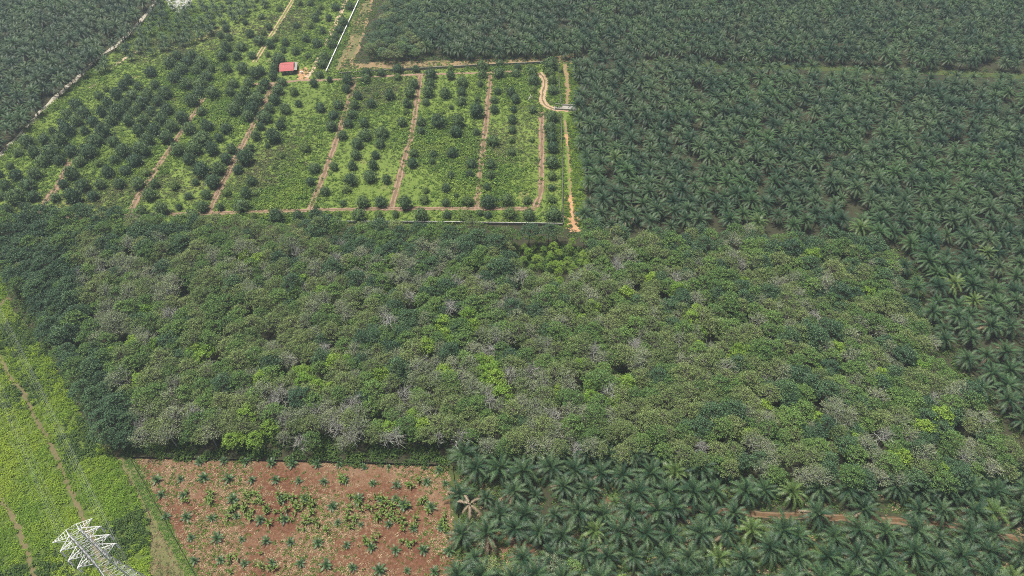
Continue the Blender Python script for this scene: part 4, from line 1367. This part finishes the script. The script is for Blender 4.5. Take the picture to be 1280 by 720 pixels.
# ------------------------------------------------------------------ the red-roofed house
c = at(359.5, 93)
t = thing('house', 'small house with a bright red metal roof at the edge of the orchard', 'house', (c[0], c[1], 0), 0.16)
W, D, HE, HR = 3.3, 4.4, 2.8, 4.1
for nm, lo, hi in (('wall', (-W, 0.0, 0), (W, 0.16, HE)), ('wall', (-W, 2 * D - 0.16, 0), (W, 2 * D, HE)), ('wall', (-W, 0.163, 0), (-W + 0.16, 2 * D - 0.163, HE)), ('wall', (W - 0.16, 0.163, 0), (W, 2 * D - 0.163, HE))):
    mb = MB()
    mb.box(lo, hi)
    put(nm, mb.mesh('wall', M['wall']), t)
for s in (-1, 1):
    mb = MB()
    x0, x1 = (s * W, s * (W - 0.15)) if s < 0 else (W - 0.15, W)
    v = [(x0, 0, HE + 0.004), (x0, 2 * D, HE + 0.004), (x0, D, HR - 0.06), (x1, 0, HE + 0.004), (x1, 2 * D, HE + 0.004), (x1, D, HR - 0.06)]
    mb.add(v, [(0, 1, 2), (3, 5, 4), (0, 3, 4, 1), (1, 4, 5, 2), (2, 5, 3, 0)])
    put('gable', mb.mesh('gable', M['wall']), t)
roof = put('roof', None, t)
sl = math.hypot(D + 0.9, HR - HE + 0.25)
NP = 8
pw = (2 * W + 1.6) / NP
pan = MB()
for k in range(4):
    x0 = k * pw / 4
    pan.add([(x0, 0, 0), (x0 + pw / 8, 0, 0.06), (x0 + pw / 4, 0, 0), (x0, 1, 0), (x0 + pw / 8, 1, 0.06), (x0 + pw / 4, 1, 0)], [(0, 1, 4, 3), (1, 2, 5, 4)])
pan.box((0, 0, -0.05), (pw - 0.01, 1, -0.004))
pme = pan.mesh('roof_panel', M['roof'])
ang = math.atan2(HR - HE + 0.25, D + 0.9)
for k in range(NP):
    o = put('roof_panel', pme, roof, (-W - 0.8 + k * pw, -0.9, HE - 0.19), 0, (1, sl, 1))
    o.rotation_euler = (ang, 0, 0)
    o = put('roof_panel', pme, roof, (-W - 0.8 + (k + 1) * pw, 2 * D + 0.9, HE - 0.19), 0, (1, sl, 1))
    o.rotation_euler = (ang, 0, math.pi)
mb = MB()
mb.box((-W - 0.8, D - 0.2, HR + 0.06), (W + 0.8, D + 0.2, HR + 0.14))
put('ridge_cap', mb.mesh('ridge_cap', M['roof']), roof)
mb = MB()
mb.box((-0.5, -0.05, 0), (0.5, -0.004, 2.1))
d_ = put('door', mb.mesh('door', M['door']), t, (-1.2, 0, 0))
mb = MB()
mb.box((0.32, -0.10, 1.0), (0.40, -0.052, 1.12))
put('handle', mb.mesh('handle', M['steel']), d_)
for x in (1.0, 2.5):
    mb = MB()
    mb.box((-0.5, -0.04, 1.0), (0.5, -0.004, 2.0))
    w_ = put('window', mb.mesh('window', M['glass']), t, (x, 0, 0))
    mb = MB()
    for lo, hi in (((-0.6, -0.07, 2.003), (0.6, -0.004, 2.1)), ((-0.6, -0.07, 0.9), (0.6, -0.004, 0.997)), ((-0.6, -0.07, 1.0), (-0.503, -0.004, 2.0)), ((0.503, -0.07, 1.0), (0.6, -0.004, 2.0))):
        mb.box(lo, hi)
    put('frame', mb.mesh('frame', M['white_conc']), w_)
for x, y in ((W + 2.2, 0.3), (W + 2.2, 4.5), (W + 2.2, 8.8)):
    mb = MB()
    mb.box((x - 0.08, y - 0.08, 0), (x + 0.08, y + 0.08, 2.35))
    put('post', mb.mesh('post', M['wood']), t)
mb = MB()
mb.add([(W + 0.02, -0.2, 2.75), (W + 2.5, -0.2, 2.36), (W + 2.5, 9.2, 2.36), (W + 0.02, 9.2, 2.75), (W + 0.02, -0.2, 2.82), (W + 2.5, -0.2, 2.43), (W + 2.5, 9.2, 2.43), (W + 0.02, 9.2, 2.82)],
       [(0, 3, 2, 1), (4, 5, 6, 7), (0, 1, 5, 4), (1, 2, 6, 5), (2, 3, 7, 6), (3, 0, 4, 7)])
put('porch_roof', mb.mesh('porch_roof', M['concrete']), t)
c = at(377.5, 92)
t = thing('water_tank', 'small white water tank on the dirt yard beside the house', 'tank', (c[0], c[1], 0))
mb = MB()
mb.tube([(0, 0, 0), (0, 0, 0.15), (0, 0, 1.2), (0, 0, 1.4)], [0.68, 0.72, 0.72, 0.6], 14)
put('drum', mb.mesh('drum', M['white_conc']), t)
mb = MB()
mb.tube([(0, 0, 1.403), (0, 0, 1.52)], [0.3, 0.28], 10)
put('lid', mb.mesh('lid', M['concrete']), t)

# ------------------------------------------------------------------ the power pylon and its lines
ZT = 40.0
a1 = at(101, 673.5, ZT)                       # body at the upper cross-arm
base = np.array([a1[0], a1[1], 0.0])


def z_at(py):                                  # height on the body axis shown at image row py
    lo_, hi_ = 5.0, 60.0
    for _ in range(50):
        m_ = (lo_ + hi_) / 2
        if seen([[base[0], base[1], m_]])[0, 1] > py:
            lo_ = m_
        else:
            hi_ = m_
    return lo_


Z3 = z_at(694.5)
Z2 = z_at(684.5)
DZ = (ZT - Z3) / 2
tipR, tipL = at(126, 658, ZT), at(76, 689, ZT)
ax = (tipR - tipL)[:2]
ARM = np.linalg.norm(ax) / 2
ang = math.atan2(ax[1], ax[0])
print('pylon', base, Z2, Z3, ARM, math.degrees(ang))
pyl = thing('power_pylon', 'pale steel lattice power pylon with three pairs of cross-arms at the lower left', 'pylon', tuple(base), ang)
ZPK = ZT + DZ * 0.95


def half(z):
    if z > Z3 - 3:
        return 1.55 - 0.35 * (z - (Z3 - 3)) / (ZPK - Z3 + 3)
    return 1.55 + (4.6 - 1.55) * (1 - z / (Z3 - 3)) ** 1.15


zs = list(np.linspace(0, Z3 - 3, 8)) + list(np.linspace(Z3 - 3, ZPK, 8))[1:]
for sx in (-1, 1):
    for sy in (-1, 1):
        mb = MB()
        mb.tube([(sx * half(z), sy * half(z), z) for z in zs], [0.17 - 0.07 * z / ZPK for z in zs], 4)
        put('leg', mb.mesh('leg', M['steel']), pyl)
for face in range(4):
    mb = MB()
    R4 = [((-1, -1), (1, -1)), ((1, -1), (1, 1)), ((1, 1), (-1, 1)), ((-1, 1), (-1, -1))][face]
    for z0, z1 in zip(zs[:-1], zs[1:]):
        h0, h1 = half(z0), half(z1)
        A0, B0 = [np.array([q_[0] * h0, q_[1] * h0, z0]) for q_ in R4]
        A1, B1 = [np.array([q_[0] * h1, q_[1] * h1, z1]) for q_ in R4]
        for u_, v_ in ((A0, B1), (B0, A1), (A1, B1)):
            mb.tube([u_, v_], 0.052, 4, cap=False)
    put('bracing', mb.mesh('bracing', M['steel']), pyl, kind='stuff')
tips = []
for z, L in ((ZT, ARM), (Z2, ARM * 1.06), (Z3, ARM * 1.0)):
    for s in (-1, 1):
        mb = MB()
        hb = half(z)
        tip = np.array([s * L, 0, z + 0.15])
        corners = [np.array([s * hb, q_, zz]) for q_ in (-hb, hb) for zz in (z - 0.2, z + 2.1)]
        for c_ in corners:
            mb.tube([c_, tip], 0.13, 4)
        for k in range(1, 4):
            f_ = k / 4
            P4 = [c_ + (tip - c_) * f_ for c_ in corners]
            for i, j in ((0, 1), (2, 3), (0, 2), (1, 3)):
                mb.tube([P4[i], P4[j]], 0.035, 4, cap=False)
            Q4 = [c_ + (tip - c_) * (f_ - 0.25) for c_ in corners]
            mb.tube([P4[0], Q4[2]], 0.035, 4, cap=False)
        put('cross_arm', mb.mesh('cross_arm', M['steel']), pyl)
        mb = MB()
        pr, rr = [], []
        for k in range(25):
            pr.append((tip[0], 0, tip[2] - 0.2 - k * 0.12))
            rr.append(0.17 if k % 2 else 0.07)
        mb.tube(pr, rr, 8)
        put('insulator', mb.mesh('insulator', M['insul']), pyl)
        tips.append((tip[0], tip[2] - 3.2, 'conductor'))
for s in (-1, 1):
    mb = MB()
    tip = np.array([s * ARM * 0.97, 0, ZPK])
    for q_ in (-1, 1):
        for zz in (ZPK - 0.1, ZPK - 2.0):
            mb.tube([(s * half(zz), q_ * half(zz), zz), tip], 0.07, 4)
    for k in range(1, 5):
        f_ = k / 5
        A_, B_ = [np.array([s * half(ZPK), q_ * half(ZPK), ZPK]) * (1 - f_) + tip * f_ for q_ in (-1, 1)]
        mb.tube([A_, B_], 0.045, 4, cap=False)
    put('earth_wire_arm', mb.mesh('earth_wire_arm', M['steel']), pyl)
    tips.append((tip[0], tip[2], 'earth'))
ca, sa = math.cos(ang), math.sin(ang)
lev = {0: 'upper', 1: 'middle', 2: 'lower'}
for k, (xo, z, knd) in enumerate(tips):
    for sub in ((-0.22, 0.22) if knd == 'conductor' else (0.0,)):
        pts = []
        for tt in np.linspace(-1, 1, 57):
            yl = tt * 330
            sag = 4 * 11.0 * (abs(tt) * (1 - abs(tt)))
            pts.append((base[0] + (xo + sub) * ca - yl * sa, base[1] + (xo + sub) * sa + yl * ca, z - sag))
        mb = MB()
        mb.tube(pts, 0.011 if knd == 'conductor' else 0.009, 4)
        side = 'right' if xo > 0 else 'left'
        if knd == 'conductor':
            lab = f'{"inner" if sub * xo < 0 else "outer"} wire of the pair on the pylon\'s {lev[k // 2]} {side} cross-arm'
        else:
            lab = f'thin earth wire from the {side} end of the pylon\'s top arm'
        put('power_line', mb.mesh('power_line', M['cable']), label=lab, category='cable', group='power lines on the pylon')

# ------------------------------------------------------------------ the air
hz, nt, out = new_mat('haze')
pv = nt.nodes.new('ShaderNodeVolumePrincipled')
pv.inputs['Color'].default_value = (0.72, 0.88, 1.0, 1)
pv.inputs['Density'].default_value = HAZE_DENSITY
pv.inputs['Anisotropy'].default_value = 0.2
nt.links.new(pv.outputs[0], out.inputs['Volume'])
mb = MB()
mb.box((-1210, -410, -1.0), (1210, 1610, CAM_H + 8))
put('haze', mb.mesh('haze', hz), kind='stuff')
print('things', len(COL.objects), 'palms', len(pp), 'forest', len(fp))
